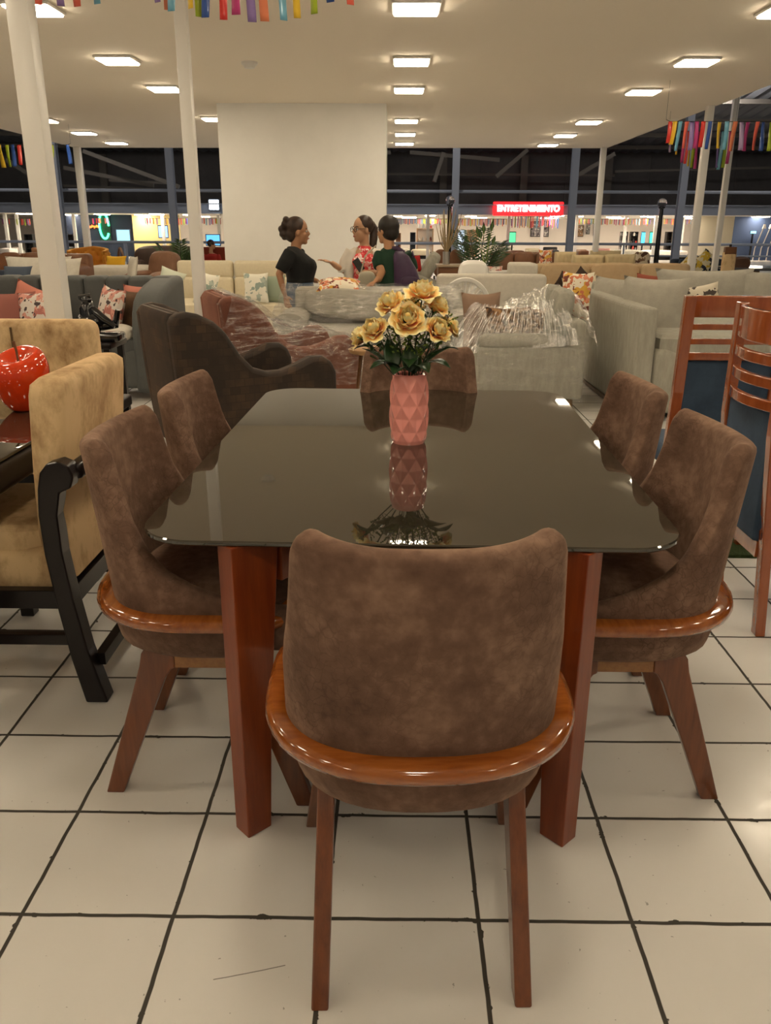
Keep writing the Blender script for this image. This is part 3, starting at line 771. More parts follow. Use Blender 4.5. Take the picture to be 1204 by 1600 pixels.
MB().box((0, .232, .345), (.56, .035, .06)).build('seat_rail', DKWOOD, t, smooth=False, bevel=.003)
MB().rbox((0, .29, .742), (.56, .045, .05), .015).build('back_rail', DKWOOD, t)
MB().box((0, .30, .13), (.56, .03, .04)).build('stretcher', DKWOOD, t, smooth=False)

# bench behind the left table
t = thing('dining_bench', 'long beige velvet dining bench with padded back behind the left table', 'bench', (-2.32, 3.72, 0))
MB().rbox((0, .13, .70), (1.86, .14, .62), .05, 4).build('backrest', BEIGE, t)
for x in (-.30, .56):
    MB().box((x, .058, .70), (.008, .006, .56)).build('seam', mat('dark_seam', (.12, .07, .03), .9), t, smooth=False)
MB().rbox((0, -.12, .46), (1.84, .46, .14), .05, 4).build('seat', BEIGE, t)
MB().box((0, -.1, .36), (1.8, .44, .06)).build('seat_rail', DKWOOD, t, smooth=False)
for sx in (-1, 1):
    for y in (-.28, .13): MB().loft([[(sx*.87+a*r, y+b_*r, z) for a, b_ in ((-1, -1), (1, -1), (1, 1), (-1, 1))] for r, z in ((.022, 0), (.032, .36))]).build('leg', DKWOOD, t, smooth=False)
# dark armrest end seen beyond the beige chair
t = thing('side_stool', 'small black wooden stool behind the beige armchair', 'stool', (-1.235, 3.42, 0))
MB().rbox((0, 0, .70), (.16, .24, .05), .01).build('seat', DKWOOD, t)
for sx in (-1, 1):
    for sy in (-1, 1): MB().box((sx*.06, sy*.09, .34), (.03, .03, .68)).build('leg', DKWOOD, t, smooth=False)

# ============================================================ GREY CHANNEL BACK SOFA
GX0, GX1 = -4.5, -1.97
t = thing('sofa', 'grey velvet sofa with vertical channelled back behind the beige bench', 'sofa', ((GX0+GX1)/2, 7.4, 0))
hw = (GX1-GX0)/2
MB().rbox((0, .0, .27), (2*hw-.1, .86, .34), .04).build('base', GREYV, t)
nch = 12; cw = (2*hw-.12)/nch
ch = MB()
for k in range(nch):
    x = -hw+.06+cw*(k+.5)
    ch.rbox((x, .33, .70), (cw*.995, .24, .60), .045, 4)
ch.build('channelled_back', GREYV, t)
MB().rbox((0, .42, .62), (2*hw-.06, .10, .72), .03).build('back_panel', GREYV, t)
for k in range(2): MB().sq((-hw*.46+k*hw*.92, -.08, .46), (hw*.90, .70, .16), 7).build('seat_cushion', GREYV, t)
for sx in (-1, 1):
    side = [(-.45, .06), (.46, .06), (.46, .99), (.40, 1.0), (.20, .985), (-.05, .945), (-.22, .90), (-.33, .84), (-.40, .74), (-.44, .60)]
    MB().prism(side, sx*hw-(.26 if sx > 0 else 0), sx*hw+(.26 if sx < 0 else 0), 'yz').build('armrest', GREYV, t, bevel=.05, ang=50)
    for y in (-.38, .38): soft_chair_leg(sx*(hw-.1), y, .08).build('leg', DKWOOD, t)
FLORAL1 = blotch('pink_floral_print', srgb(205, 195, 185), [srgb(170, 105, 95), srgb(200, 140, 125), srgb(70, 55, 55)], 11, thr=.56)
PINKP = mat('dusty_pink_cloth', srgb(140, 84, 74), .85)
pillow('dusty pink pillow at the left end of the grey sofa', at(8, 500, 7.3), .54, .50, .16, PINKP, R(8), R(-16))
pillow('pale pink pillow behind the floral one on the grey sofa', at(48, 486, 7.5), .42, .46, .14, mat('salmon_cloth', srgb(185, 115, 98), .85), R(-6), R(-14), R(20))
pillow('floral pillow left of the thick white post on the grey sofa', at(60, 496, 7.25), .40, .46, .14, FLORAL1, R(-12), R(-16), R(-6))
pillow('floral pillow beside the brown one near the grey sofa arm', at(172, 492, 7.2), .36, .48, .14, FLORAL1, R(-40), R(-14), R(6))
pillow('brown plush pillow leaning on the arm of the grey sofa', at(206, 494, 7.3), .42, .46, .14, mat('brown_plush', srgb(100, 72, 50), .9, c2=srgb(70, 48, 30), nscale=9), R(-30), R(-14))
pillow('salmon pillow peeking over the brown one on the grey sofa', at(222, 486, 7.42), .36, .46, .12, MATS['salmon_cloth'], R(-10), R(-10))
o = MB().sq((0, 0, 0), (.34, .26, .16), 2.6).build('seat_pillow', OFFW); o.location = at(178, 521, 7.05)
tag(o, 'small rounded white pillow on the seat of the grey sofa by its arm', 'pillow')
# black figurine on a low table between the bench and the grey sofa
tb = thing('side_table', 'dark side table between the beige bench and the grey sofa', 'table', (-2.16, 5.75, 0))
MB().rbox((0, 0, .65), (.46, .36, .04), .01).build('top', DKWOOD, tb)
for sx in (-1, 1):
    for sy in (-1, 1): MB().box((sx*.19, sy*.14, .315), (.04, .04, .63)).build('leg', DKWOOD, tb, smooth=False)
fg = thing('figurine', 'glossy black reclining figurine in front of the grey sofa', 'figurine', (-2.06, 5.72, .67))
q = MB(); q.rbox((0, 0, .03), (.34, .16, .06), .02); q.ell((-.05, 0, .12), (.10, .07, .08)); q.tube([(-.05, 0, .14), (-.06, 0, .22), (-.04, -.01, .27)], [.06, .05, .03], 10)
q.tube([(-.02, 0, .21), (.06, -.02, .15), (.13, -.02, .10)], [.03, .028, .02], 8); q.tube([(.02, .02, .10), (.12, .02, .11), (.15, .01, .21)], [.035, .03, .018], 8); q.ell((-.12, -.02, .10), (.05, .05, .05))
q.build('body', BLACK, fg, ang=70)
q = MB(); q.ell((-.055, -.01, .275), (.04, .035, .03)); q.tube([(-.10, -.01, .292), (-.02, -.01, .305)], .016, 8); q.build('head', BLACK, fg, ang=70)

# ============================================================ WINGED ARMCHAIRS (face +x, slightly towards the camera)
def wing_chair(label, loc, rz, mt, wrap=False):
    t = thing('armchair', label, 'armchair', loc, rz)
    # local: faces -y ; side outline in (y, z), y = .5 is the rear
    side = [(.46, .10), (.50, .45), (.53, .90), (.50, .95), (.43, .96), (.36, .945), (.27, .90), (.20, .83), (.12, .70), (.04, .615), (-.05, .585), (-.14, .585), (-.24, .615), (-.34, .655), (-.42, .655), (-.48, .62), (-.51, .55), (-.52, .10)]
    for sx in (-1, 1):
        MB().prism(side, sx*.36-.055, sx*.36+.055, 'yz').build('wing_side', mt, t, bevel=.03, ang=50)
    MB().loft([[Vector((x, y0+yy, z)) for x, yy in rrect(.70, th, .04, 4)] for z, y0, th in ((.12, .42, .12), (.45, .42, .16), (.80, .45, .15), (.91, .47, .12), (.95, .475, .07))]).build('backrest', mt, t, ang=60)
    MB().sq((0, -.05, .40), (.60, .86, .18), 6).build('seat_cushion', mt, t)
    MB().rbox((0, -.03, .22), (.66, .92, .22), .03).build('base', mt, t)
    for sx in (-1, 1):
        for sy in (-1, 1): soft_chair_leg(sx*.3, sy*.38, .12).build('leg', DKWOOD, t)
    return t, side
t1, sd = wing_chair('dark brown patchwork velvet armchair behind the left dining chairs', (-1.02, 5.30, 0), R(120), DKPATCH)
t2, sd = wing_chair('rust velvet armchair wrapped in clear plastic behind the dark brown armchair', (-.90, 6.42, 0), R(112), RUST)
def wrap_sheet(t, side, hw, mt=None, lift=.02, seed=1, z0=.30, bulge=1.0):
    """plastic film drawn over a side outline, spanning the chair"""
    rnd = random.Random(seed); top = [p for p in side if p[1] >= z0]
    # outline hull without the deep notch (film is taut across it)
    pts = sorted(top, key=lambda p: p[0]); hull = []
    for p in pts:
        while len(hull) >= 2 and (hull[-1][0]-hull[-2][0])*(p[1]-hull[-2][1])-(hull[-1][1]-hull[-2][1])*(p[0]-hull[-2][0]) >= 0: hull.pop()
        hull.append(p)
    L_ = []
    for a, b_ in zip(hull[:-1], hull[1:]):
        n = max(1, int(math.hypot(b_[0]-a[0], b_[1]-a[1])/.04))
        L_ += [(a[0]+(b_[0]-a[0])*k/n, a[1]+(b_[1]-a[1])*k/n) for k in range(n)]
    L_.append(hull[-1]); n = len(L_)
    def sag(y, z):
        # relax toward the real outline a little in the notch
        for (y0, z0_), (y1, z1) in zip(side[:-1], side[1:]):
            if min(y0, y1) <= y <= max(y0, y1) and abs(y1-y0) > 1e-6 and min(z0_, z1) > .3:
                zz = z0_+(z1-z0_)*(y-y0)/(y1-y0)
                return zz + (z-zz)*.55*bulge
        return z
    rings = []
    nu = 22
    for i in range(n):
        y, z = L_[i]; z = sag(y, z)+lift
        ring = []
        for k in range(13): # near side up
            zz = .30+(z-.30)*k/12
            ring.append(Vector((-hw-lift-.008*math.sin(zz*40+i*.9)-.006*rnd.random(), y, zz)))
        for k in range(1, nu):
            x = -hw-lift+(2*hw+2*lift)*k/nu
            ring.append(Vector((x, y, z-.02*math.sin(PI*k/nu)+.006*math.sin(k*2.3+i*.7)+.005*rnd.random())))
        for k in range(12, -1, -1):
            zz = .30+(z-.30)*k/12
            ring.append(Vector((hw+lift+.006*math.sin(zz*40+i), y, zz)))
        rings.append(ring)
    b = MB(); b.loft(rings, closed=False, cap=False)
    o = b.build('plastic_wrap', mt or WRAP, t, ang=180); o['label'] = 'clear crinkled plastic wrap'
    return o
wrap_sheet(t2, sd, .42, seed=4)

# ============================================================ WRAPPED PALE SOFA (faces the camera)
ws = thing('sofa', 'pale grey two seat sofa wrapped in clear plastic, with padded arms', 'sofa', (-.17, 8.2, 0))
MB().rbox((0, -.02, .19), (1.80, .84, .26), .03).build('base', LGREY2, ws)
MB().rbox((0, .34, .46), (1.70, .20, .80), .05).build('back', LGREY2, ws)
for sx in (-1, 1): MB().sq((sx*.36, -.08, .42), (.72, .78, .20), 6).build('seat_cushion', LGREY2, ws)
MB().sq((-.02, .17, .68), (1.45, .22, .30), 4, 10, rot=Matrix.Rotation(R(4), 3, 'Y') @ rx3(-.2)).build('back_cushion', LGREY2, ws)
for sx in (-1, 1):
    MB().rbox((sx*.83, -.04, .34), (.22, .82, .46), .06).build('armrest', LGREY2, ws)
    b = MB()
    b.loft([[Vector((sx*.83+x*(1 if sx > 0 else 1), y, z)) for x, z in [(.13*math.cos(a)*1.15, .585+.085*math.sin(a)-(.05*math.cos(a)*-sx if False else 0)) for a in [2*PI*k/16 for k in range(16)]]] for y in (-.47, -.46, -.3, 0, .2)])
    b.build('arm_pad', LGREY2, ws, ang=60)
for sx in (-1, 1):
    for sy in (-1, 1): soft_chair_leg(sx*.78, sy*.34, .07).build('leg', DKWOOD, ws)
def drape(t, prof, x0, x1, seed, mt, nx=40, amp=.010):
    """film following a (y, z) profile between x0 and x1, with hanging sides"""
    rnd = random.Random(seed); P = []
    for a, b_ in zip(prof[:-1], prof[1:]):
        n = max(1, int(math.hypot(b_[0]-a[0], b_[1]-a[1])/.035)); P += [(a[0]+(b_[0]-a[0])*k/n, a[1]+(b_[1]-a[1])*k/n) for k in range(n)]
    P.append(prof[-1])
    ph = [rnd.uniform(0, 6.3) for _ in range(6)]
    def fn(u, v):
        y, z = P[min(len(P)-1, int(round(v*(len(P)-1))))]
        x = x0+(x1-x0)*u
        d = amp*(math.sin(x*31+z*9+ph[0])+.7*math.sin(x*13-v*21+ph[1])+.6*math.sin(v*40+x*5+ph[2]))
        return Vector((x, y-abs(d)*.8, z+d*.5))
    b = MB(); b.grid(fn, nx, len(P)-1)
    o = b.build('plastic_wrap', mt, t, ang=180); o['label'] = 'clear crinkled plastic film'
    return o
drape(ws, [(-.50, .08), (-.50, .44), (-.46, .66), (-.30, .70), (-.05, .74), (.22, .86), (.30, .885), (.45, .885), (.47, .5)], -.98, .96, 3, WRAP)
b = MB()
for sx in (-1, 1):
    b.grid(lambda u, v, sx=sx: Vector((sx*(.97+.012*math.sin(v*19+u*7)-.10*max(0, v-.75)*max(0, u)), -.50+.95*u, .08+(.60+.20*u)*v)), 14, 14)
b.build('plastic_wrap_side', WRAP, ws, ang=180)
FLORAL2 = blotch('autumn_floral_print', srgb(232, 222, 200), [srgb(220, 170, 70), srgb(205, 120, 85), srgb(120, 60, 45), srgb(225, 150, 120)], 9, thr=.55)
o = pillow_mb(.44, .40, .16).build('throw_pillow', FLORAL2, None, ang=180); o.location = at(529, 452, 8.50)+Vector((0, 0, .03)); o.rotation_euler = (R(-80), 0, R(3))
tag(o, 'autumn floral pillow lying on top of the wrapped pale sofa', 'pillow')
# round wooden tray on the wrapped sofa's front
tr = tag(MB().lathe([(.001, -.012), (.10, -.012), (.115, 0), (.115, .012), (.10, .006), (.001, .006)], 24).build('round_tray', LWOOD), 'round light wooden stool top beside the far dining chair', 'stool')
tr.location = (0, 0, 0)
tr.name = 'stool_top'
COL.objects.unlink(tr); bpy.data.objects.remove(tr)
p = at(562, 545, 6.0)
st = thing('stool', 'small round stool with light wooden top left of the far dining chair', 'stool', (p.x+.06, 6.0, 0))
MB().lathe([(.001, p.z-.03), (.13, p.z-.03), (.14, p.z-.015), (.14, p.z), (.13, p.z+.008), (.001, p.z+.008)], 26).build('top', LWOOD, st)
for k in range(3):
    a = 2*PI*k/3+.5; MB().tube([(.06*math.cos(a), .06*math.sin(a), p.z-.03), (.13*math.cos(a), .13*math.sin(a), 0)], [.016, .011], 8).build('leg', WOODM, st)

# ============================================================ WRAPPED GREY SOFA ON THE RIGHT (faces left)
# seen from its near end; local faces -y -> world -x
rs = thing('sofa', 'grey linen sofa seen from its end, loaded with cushions under clear plastic', 'sofa', (1.09, 7.21, 0), R(-90))
# local x = -(world y) ... near end is local +x
MB().rbox((0, 0, .26), (1.16, .84, .28), .03).build('base', LGREY, rs)
MB().rbox((0, .36, .42), (1.16, .13, .62), .04).build('back', LGREY, rs)
for sx in (-1, 1):
    MB().rbox((sx*.51, 0, .31), (.16, .86, .42), .03).build('armrest', LGREY, rs)
    MB().tube([(sx*.51, -.42, .545), (sx*.51, -.38, .55), (sx*.51, .22, .555), (sx*.51, .27, .55)], [.04, .07, .07, .04], 14).build('arm_bolster', LGREY, rs, ang=70)
    for y in (-.34, .34): MB().tube([(sx*.50, y, .13), (sx*.52, y*1.05, 0)], [.026, .016], 8).build('leg', mat('beech_leg', (.26, .16, .08), .5), rs)
for k in range(2): MB().sq((-.21+.42*k, -.05, .44), (.42, .74, .14), 6).build('seat_cushion', LGREY, rs)
for k in range(2): MB().sq((-.21+.42*k, .26, .74), (.42, .17, .44), 4, rot=rx3(-.18)).build('back_cushion', LGREY, rs)
LEOP = blotch('leopard_print', srgb(150, 112, 74), [srgb(60, 38, 22), srgb(95, 66, 40)], 26, thr=.54)
BRN = mat('brown_sheen_cloth', srgb(140, 112, 92), .6)
pillow('brown leopard pillow left of its twin under plastic on the grey sofa', at(795, 515, 7.0), .40, .38, .14, LEOP, R(10), R(-15))
pillow('brown leopard pillow right of its twin under plastic on the grey sofa', at(832, 515, 7.15), .34, .38, .14, LEOP, R(-10), R(-12))
pillow('pinkish brown pillow under plastic at the left of the grey sofa', at(752, 500, 7.3), .36, .48, .14, BRN, R(12), R(-12))
pillow('autumn floral pillow standing behind the wrapped grey sofa back', at(899, 462, 7.6), .30, .42, .14, FLORAL2, R(-35), R(-8))
# stretched film, from the high rear left to the near right back
def film(name, fn, nu, nv, mt, parent, label):
    o = MB().grid(fn, nu, nv).build(name, mt, parent, ang=180); o['label'] = label; return o
A_ = at(738, 474, 7.2); B_ = at(872, 468, 6.95); C_ = at(694, 556, 6.75); D_ = at(905, 540, 6.58)
def filmfn(u, v):
    p = A_.lerp(B_, u).lerp(C_.lerp(D_, u), v)
    k = (abs(math.sin(u*71+v*5+math.sin(u*9)))*.022+abs(math.sin(u*29-v*3))*.022+math.sin(u*163+2)*.004)*(1-.45*v)
    sagz = -.05*math.sin(PI*u)*(1-v)+.04*math.sin(PI*v)
    loc = p+Vector((0, -abs(k)-.03*math.sin(PI*v), k*.5+sagz))
    return rs.matrix_basis.inverted() @ loc
rs.location = rs.location
bpy.context.view_layer.update()
film('plastic_wrap', filmfn, 220, 24, WRAPS, rs, 'taut glossy plastic film stretched over the cushions')
top = [(738, 474, 7.75), (790, 470, 7.7), (826, 452, 7.55), (860, 446, 7.4), (892, 452, 7.2), (915, 490, 6.9)]
T_ = [at(*q) for q in top]
def filmtop(u, v):
    f = u*(len(T_)-1); i = min(int(f), len(T_)-2); p = T_[i].lerp(T_[i+1], f-i)
    q = p+Vector((.02, -.42*v, -.16*v-.05*v*v+.012*math.sin(u*60+v*7)+.012*math.sin(v*25+u*13)))
    return rs.matrix_basis.inverted() @ q
film('plastic_wrap', filmtop, 70, 16, WRAPS, rs, 'taut glossy plastic film over the backrest')
def filmside(u, v):
    z = .08+(.56-.02*u)*v
    return Vector((.61+.010*math.sin(u*23+v*17)+.008*math.sin(v*31), -.44+.88*u, z))
film('plastic_wrap', filmside, 26, 24, plastic_material('thin_plastic_film', .04, .10, (1.2, 1.2, 3)), rs, 'thin plastic film on the sofa end')
def filmtop2(u, v): return Vector((.61-.30*v, -.44+.74*u, .635+.006*math.sin(u*29+v*11)-.01*v))
film('plastic_wrap', filmtop2, 26, 8, MATS['thin_plastic_film'], rs, 'thin plastic film over the arm bolster')
tagm = tag(MB().box((0, 0, 0), (.12, .012, .03), Matrix.Rotation(.5, 3, 'Y')).build('red_tag', mat('red_label', (.75, .02, .05), .4)), 'small red tag strip caught in the plastic film', 'tag')
tagm.location = at(764, 476, 7.35)

# ============================================================ LIGHT GREY CORNER SOFA ON THE RIGHT
cs = thing('corner_sofa', 'light grey linen corner sofa with a high end panel on the right', 'sofa', (0, 0, 0))
MB().prism([(1.83, 6.32), (1.97, 6.30), (1.97, 8.9), (1.80, 8.9)], .04, .86, 'xy').build('end_panel', LGREY, cs, smooth=False, bevel=.03)
MB().rbox((2.62, 7.3, .30), (1.30, 1.98, .50), .05).build('chaise_base', LGREY, cs)
MB().sq((2.62, 7.28, .57), (1.30, 1.98, .18), 9).build('chaise_cushion', LGREY, cs)
MB().rbox((3.9, 8.75, .48), (3.9, .22, .86), .05).build('back', LGREY, cs)
MB().rbox((4.6, 8.25, .28), (2.6, .95, .44), .05).build('base', LGREY, cs)
for k in range(2): MB().sq((3.95+1.25*k, 8.15, .52), (1.22, .9, .18), 7).build('seat_cushion', LGREY, cs)
for x, y in ((1.93, 6.45), (3.1, 6.45), (5.7, 7.9), (5.7, 8.7), (1.95, 8.7)): soft_chair_leg(x, y, .06).build('leg', DKWOOD, cs)
MB().box((1.90, 7.45, .025), (.16, 2.2, .03)).build('plinth', mat('taupe_wood', (.16, .11, .08), .6), cs, smooth=False)
def bigcush(label, u0, v0, u1, v1, y, rz, tilt, th=.2):
    a, b_ = at(u0, v1, y), at(u1, v0, y)
    o = pillow(label, (a+b_)/2, abs(b_.x-a.x), abs(b_.z-a.z), th, LGREY2, rz, tilt, 0, 'loose back cushions of the corner sofa', name='back_cushion', cat='cushion')
    return o
CG = 'loose back cushions of the corner sofa'
pillow('grey back cushion of the corner sofa farthest along the end panel', at(962, 472, 8.0), .72, .46, .22, LGREY2, R(-62), R(-10), 0, CG, name='sofa_cushion', cat='cushion')
pillow('large grey back cushion nearest the camera leaning on the end panel', at(1018, 484, 7.0), .58, .54, .22, LGREY2, R(-38), R(-10), 0, CG, name='sofa_cushion', cat='cushion')
pillow('wide grey back cushion of the corner sofa left of its neighbour at the rear', at(1098, 463, 8.42), .98, .54, .22, LGREY2, 0, R(-10), 0, CG, name='sofa_cushion', cat='cushion')
pillow('wide grey back cushion of the corner sofa at the right frame edge', at(1215, 466, 8.42), .98, .54, .22, LGREY2, 0, R(-10), 0, CG, name='sofa_cushion', cat='cushion')
pillow('cream pillow with dark feather print on the corner sofa', at(1096, 466, 8.1), .34, .26, .12, blotch('feather_print', srgb(205, 195, 175), [srgb(70, 60, 55)], 14, thr=.56), R(-8), R(-16), R(-12))
pillow('slate blue pillow behind the blue dining chair on the corner sofa', at(1093, 502, 7.9), .40, .40, .14, mat('slate_cloth', srgb(78, 80, 88), .85), R(-6), R(-16))
pillow('cream striped pillow beside the slate blue one on the corner sofa', at(1150, 507, 7.95), .34, .34, .12, OFFW, R(6), R(-18))
pillow('terracotta pillow on the tan sofa behind the corner sofa', at(1016, 447, 11.5), .42, .30, .14, mat('terracotta_cloth', srgb(150, 80, 62), .85), R(-6), R(-10), R(6))

# ============================================================ BLUE UPHOLSTERED CHAIRS ON THE RIGHT
ORW = mat('glossy_red_brown_wood', (.26, .060, .016), .16, c2=(.34, .09, .025), nscale=5, stretch=(5, 5, 1), coat=1)
def stile(mb, pts, w_=.045, d_=.035): # pts (x,y,z) ; square bar
    mb.loft([[Vector(p)+Vector((a*w_/2, b_*d_/2, 0)) for a, b_ in ((-1, -1), (1, -1), (1, 1), (-1, 1))] for p in pts]); return mb
t = thing('slat_back_chair', 'blue upholstered wooden chair with straight slats, farther one at the right edge', 'chair', (1.42, 3.52, 0), 0, 'blue chairs at the right edge')
for sx in (-1, 1):
    stile(MB(), [(sx*.205, .10, 0), (sx*.205, .03, .45), (sx*.205, .0, .75), (sx*.205, -.02, 1.155)]).build('stile', ORW, t, smooth=False, bevel=.004)
    stile(MB(), [(sx*.19, .46, 0), (sx*.20, .44, .45)]).build('front_leg', ORW, t, smooth=False, bevel=.004)
MB().rbox((0, -.018, 1.112), (.38, .03, .088), .006).build('top_rail', ORW, t)
for z in (1.028, .968): MB().rbox((0, -.014, z), (.38, .022, .024), .004).build('slat', ORW, t)
MB().rbox((0, -.008, .905), (.38, .026, .032), .004).build('slat', ORW, t)
MB().rbox((0, .01, .67), (.375, .03, .44), .012).build('back_panel', BLUEV, t)
MB().rbox((0, .24, .44), (.44, .46, .09), .03).build('seat', BLUEV, t)
MB().rbox((0, .27, .14), (.40, .03, .035), .004).build('stretcher', ORW, t)
t = thing('slat_back_chair', 'blue upholstered wooden chair with bowed slats, nearer one at the right edge', 'chair', (1.30, 2.93, 0), 0, 'blue chairs at the right edge')
for y0 in (-.205, .205):
    stile(MB(), [(.045, y0, 0), (.01, y0, .45), (-.015, y0, .75), (-.015, y0, 1.16)], .036, .042).build('stile', ORW, t, smooth=False, bevel=.004)
    stile(MB(), [(.46, y0, 0), (.44, y0, .45)]).build('front_leg', ORW, t, smooth=False, bevel=.004)
def bow(z, hz, th=.022):
    rg = []
    for k in range(13):
        a = -1+2*k/12; y = a*.20; x = -.012-.045*(1-a*a)
        rg.append([Vector((x-th/2, y, z-hz/2)), Vector((x+th/2, y, z-hz/2)), Vector((x+th/2, y, z+hz/2)), Vector((x-th/2, y, z+hz/2))])
    return MB().loft(rg)
bow(1.10, .11).build('top_rail', ORW, t, bevel=.004)
for z in (.995, .92, .845): bow(z, .038).build('slat', ORW, t, bevel=.004)
MB().rbox((-.005, 0, .59), (.035, .375, .46), .012).build('back_panel', BLUEV, t)
MB().rbox((.22, 0, .44), (.46, .44, .10), .03).build('seat', BLUEV, t)
MB().box((.01, 0, .33), (.03, .37, .06)).build('seat_rail', ORW, t, smooth=False)
gr = MB().box((0, 0, .008), (1.3, .5, .016))
g_ = tag(gr.build('grass_rug', mat('green_artificial_turf', (.045, .075, .018), .95, c2=(.025, .045, .01), nscale=80, bump=1, bscale=200), None, smooth=False), 'strip of green artificial turf on the floor under the blue chairs', 'rug'); g_.location = (2.15, 3.72, 0)
# ============================================================ PEOPLE
SKIN1 = mat('tan_skin', (.40, .20, .105), .55); SKIN2 = mat('light_tan_skin', (.52, .29, .17), .55); SKIN3 = mat('warm_tan_skin', (.46, .235, .12), .55)
HAIRB = mat('dark_brown_hair', (.022, .011, .007), .45, c2=(.045, .022, .012), nscale=30, stretch=(1, 1, .3)); HAIRK = mat('near_black_hair', (.010, .007, .006), .5, c2=(.02, .014, .010), nscale=30)
EYEW = mat('eye_white', (.7, .68, .65), .3); EYED = mat('dark_iris', (.02, .01, .006), .2); LIP = mat('lip_tone', (.36, .10, .075), .5)
DENIM = mat('blue_denim', (.055, .095, .165), .85, c2=(.075, .125, .21), nscale=25); BLKSHIRT = mat('black_tshirt', (.008, .008, .008), .9)
DRESS = blotch('coral_white_print', srgb(225, 75, 75), [srgb(245, 225, 220), srgb(240, 150, 145), srgb(205, 45, 55)], 16, thr=.54)
CARDI = mat('white_knit_cardigan', (.72, .66, .58), .85, bump=.2, bscale=150); GREENT = mat('dark_green_tshirt', (.010, .040, .020), .85)
PURPLE = mat('dark_purple_nylon', (.035, .014, .045), .5, c2=(.05, .022, .062), nscale=8); BAGM = mat('grey_beige_bag', (.40, .36, .27), .7); PANTS = mat('black_trousers', (.008, .008, .010), .85); SHOE = mat('dark_shoe', (.02, .017, .015), .5)
def remesh(o, vox, it=4):
    q = o.modifiers.new('remesh', 'REMESH'); q.mode = 'VOXEL'; q.voxel_size = vox; q.use_smooth_shade = True
    if it:
        s_ = o.modifiers.new('smooth', 'SMOOTH'); s_.factor = .5; s_.iterations = it
    return o
def orings(secs, n=20):
    """torso sections (z, cx, cy, rx, ry)"""
    return [[Vector((cx+rx*math.cos(2*PI*j/n), cy+ry*math.sin(2*PI*j/n), z)) for j in range(n)] for z, cx, cy, rx, ry in secs]
def head(mb, c, yaw, s=1.0, tilt=0):
    """head pointing +x when yaw = 0; c = centre of the skull"""
    rot = rz3(yaw) @ ry3(tilt); P = lambda x, y, z: Vector(c)+rot @ Vector((x*s, y*s, z*s))
    mb.ell(P(-.008, 0, .022), (.094*s, .074*s, .092*s), rot, 20, 14)
    mb.ell(P(.030, 0, -.045), (.058*s, .056*s, .072*s), rot, 18, 12)
    mb.ell(P(.058, 0, -.098), (.026*s, .028*s, .020*s), rot, 12, 8)
    mb.tube([P(.078, 0, .010), P(.098, 0, -.028), P(.090, 0, -.040)], [.009*s, .014*s, .010*s], 8)
    mb.ell(P(.082, 0, -.066), (.012*s, .022*s, .012*s), rot, 10, 6)
    for sy in (-1, 1):
        mb.ell(P(-.004, sy*.074, -.018), (.018*s, .010*s, .030*s), rot, 10, 8)
        mb.ell(P(.056, sy*.034, -.036), (.026*s, .022*s, .026*s), rot, 10, 8)
    mb.tube([P(-.014, 0, -.05), P(-.022, 0, -.13), P(-.03, 0, -.20)], [.050*s, .047*s, .056*s], 14)
    return P, rot
def face(t, P, rot, s=1.0):
    for sy in (-1, 1):
        e = MB(); e.ell(P(.074, sy*.031, -.004), (.010*s, .014*s, .008*s), rot, 10, 8); ey = e.build('eye', EYEW, t)
        e = MB(); e.ell(P(.081, sy*.031, -.004), (.005*s, .006*s, .006*s), rot, 8, 6); e.build('iris', EYED, ey)
        MB().tube([P(.079, sy*.014, .016), P(.080, sy*.032, .022), P(.070, sy*.050, .016)], .0035*s, 6).build('eyebrow', HAIRB, t)
    MB().tube([P(.084, -.020, -.067), P(.094, 0, -.065), P(.084, .020, -.067)], [.004*s, .0065*s, .004*s], 8).build('lips', LIP, t)
def hand(mb, w_, d, up, side, spread=.6, curl=.35, s=1.0):
    """palm from wrist w_ along d; up = back of the hand; side = thumb side"""
    d, up, side = Vector(d).normalized(), Vector(up).normalized(), Vector(side).normalized(); w_ = Vector(w_)
    mb.tube([w_-d*.02*s, w_+d*.02*s, w_+d*.055*s, w_+d*.085*s], [.024*s, .026*s, .036*s, .034*s], 12, .42, up=side)
    for k, L_ in enumerate((.066, .076, .072, .056)):
        o = side*(.028-.0185*k)*s; b0 = w_+d*.080*s+o
        dd = (d+side*(.22-.15*k)*spread).normalized()
        p1 = b0+dd*L_*.45*s-up*curl*.012*s; p2 = p1+(dd-up*curl*.9).normalized()*L_*.35*s; p3 = p2+(dd*.6-up*curl*1.6).normalized()*L_*.25*s
        mb.tube([b0-dd*.02*s, p1, p2, p3], [.0095*s, .0090*s, .0085*s, .0068*s], 8)
    b0 = w_+d*.025*s+side*.024*s; p1 = b0+(d*.55+side*.75-up*.2).normalized()*.036*s; p2 = p1+(d*.9+side*.3-up*.2).normalized()*.030*s
    mb.tube([b0-side*.012*s, p1, p2], [.013*s, .0105*s, .008*s], 8)

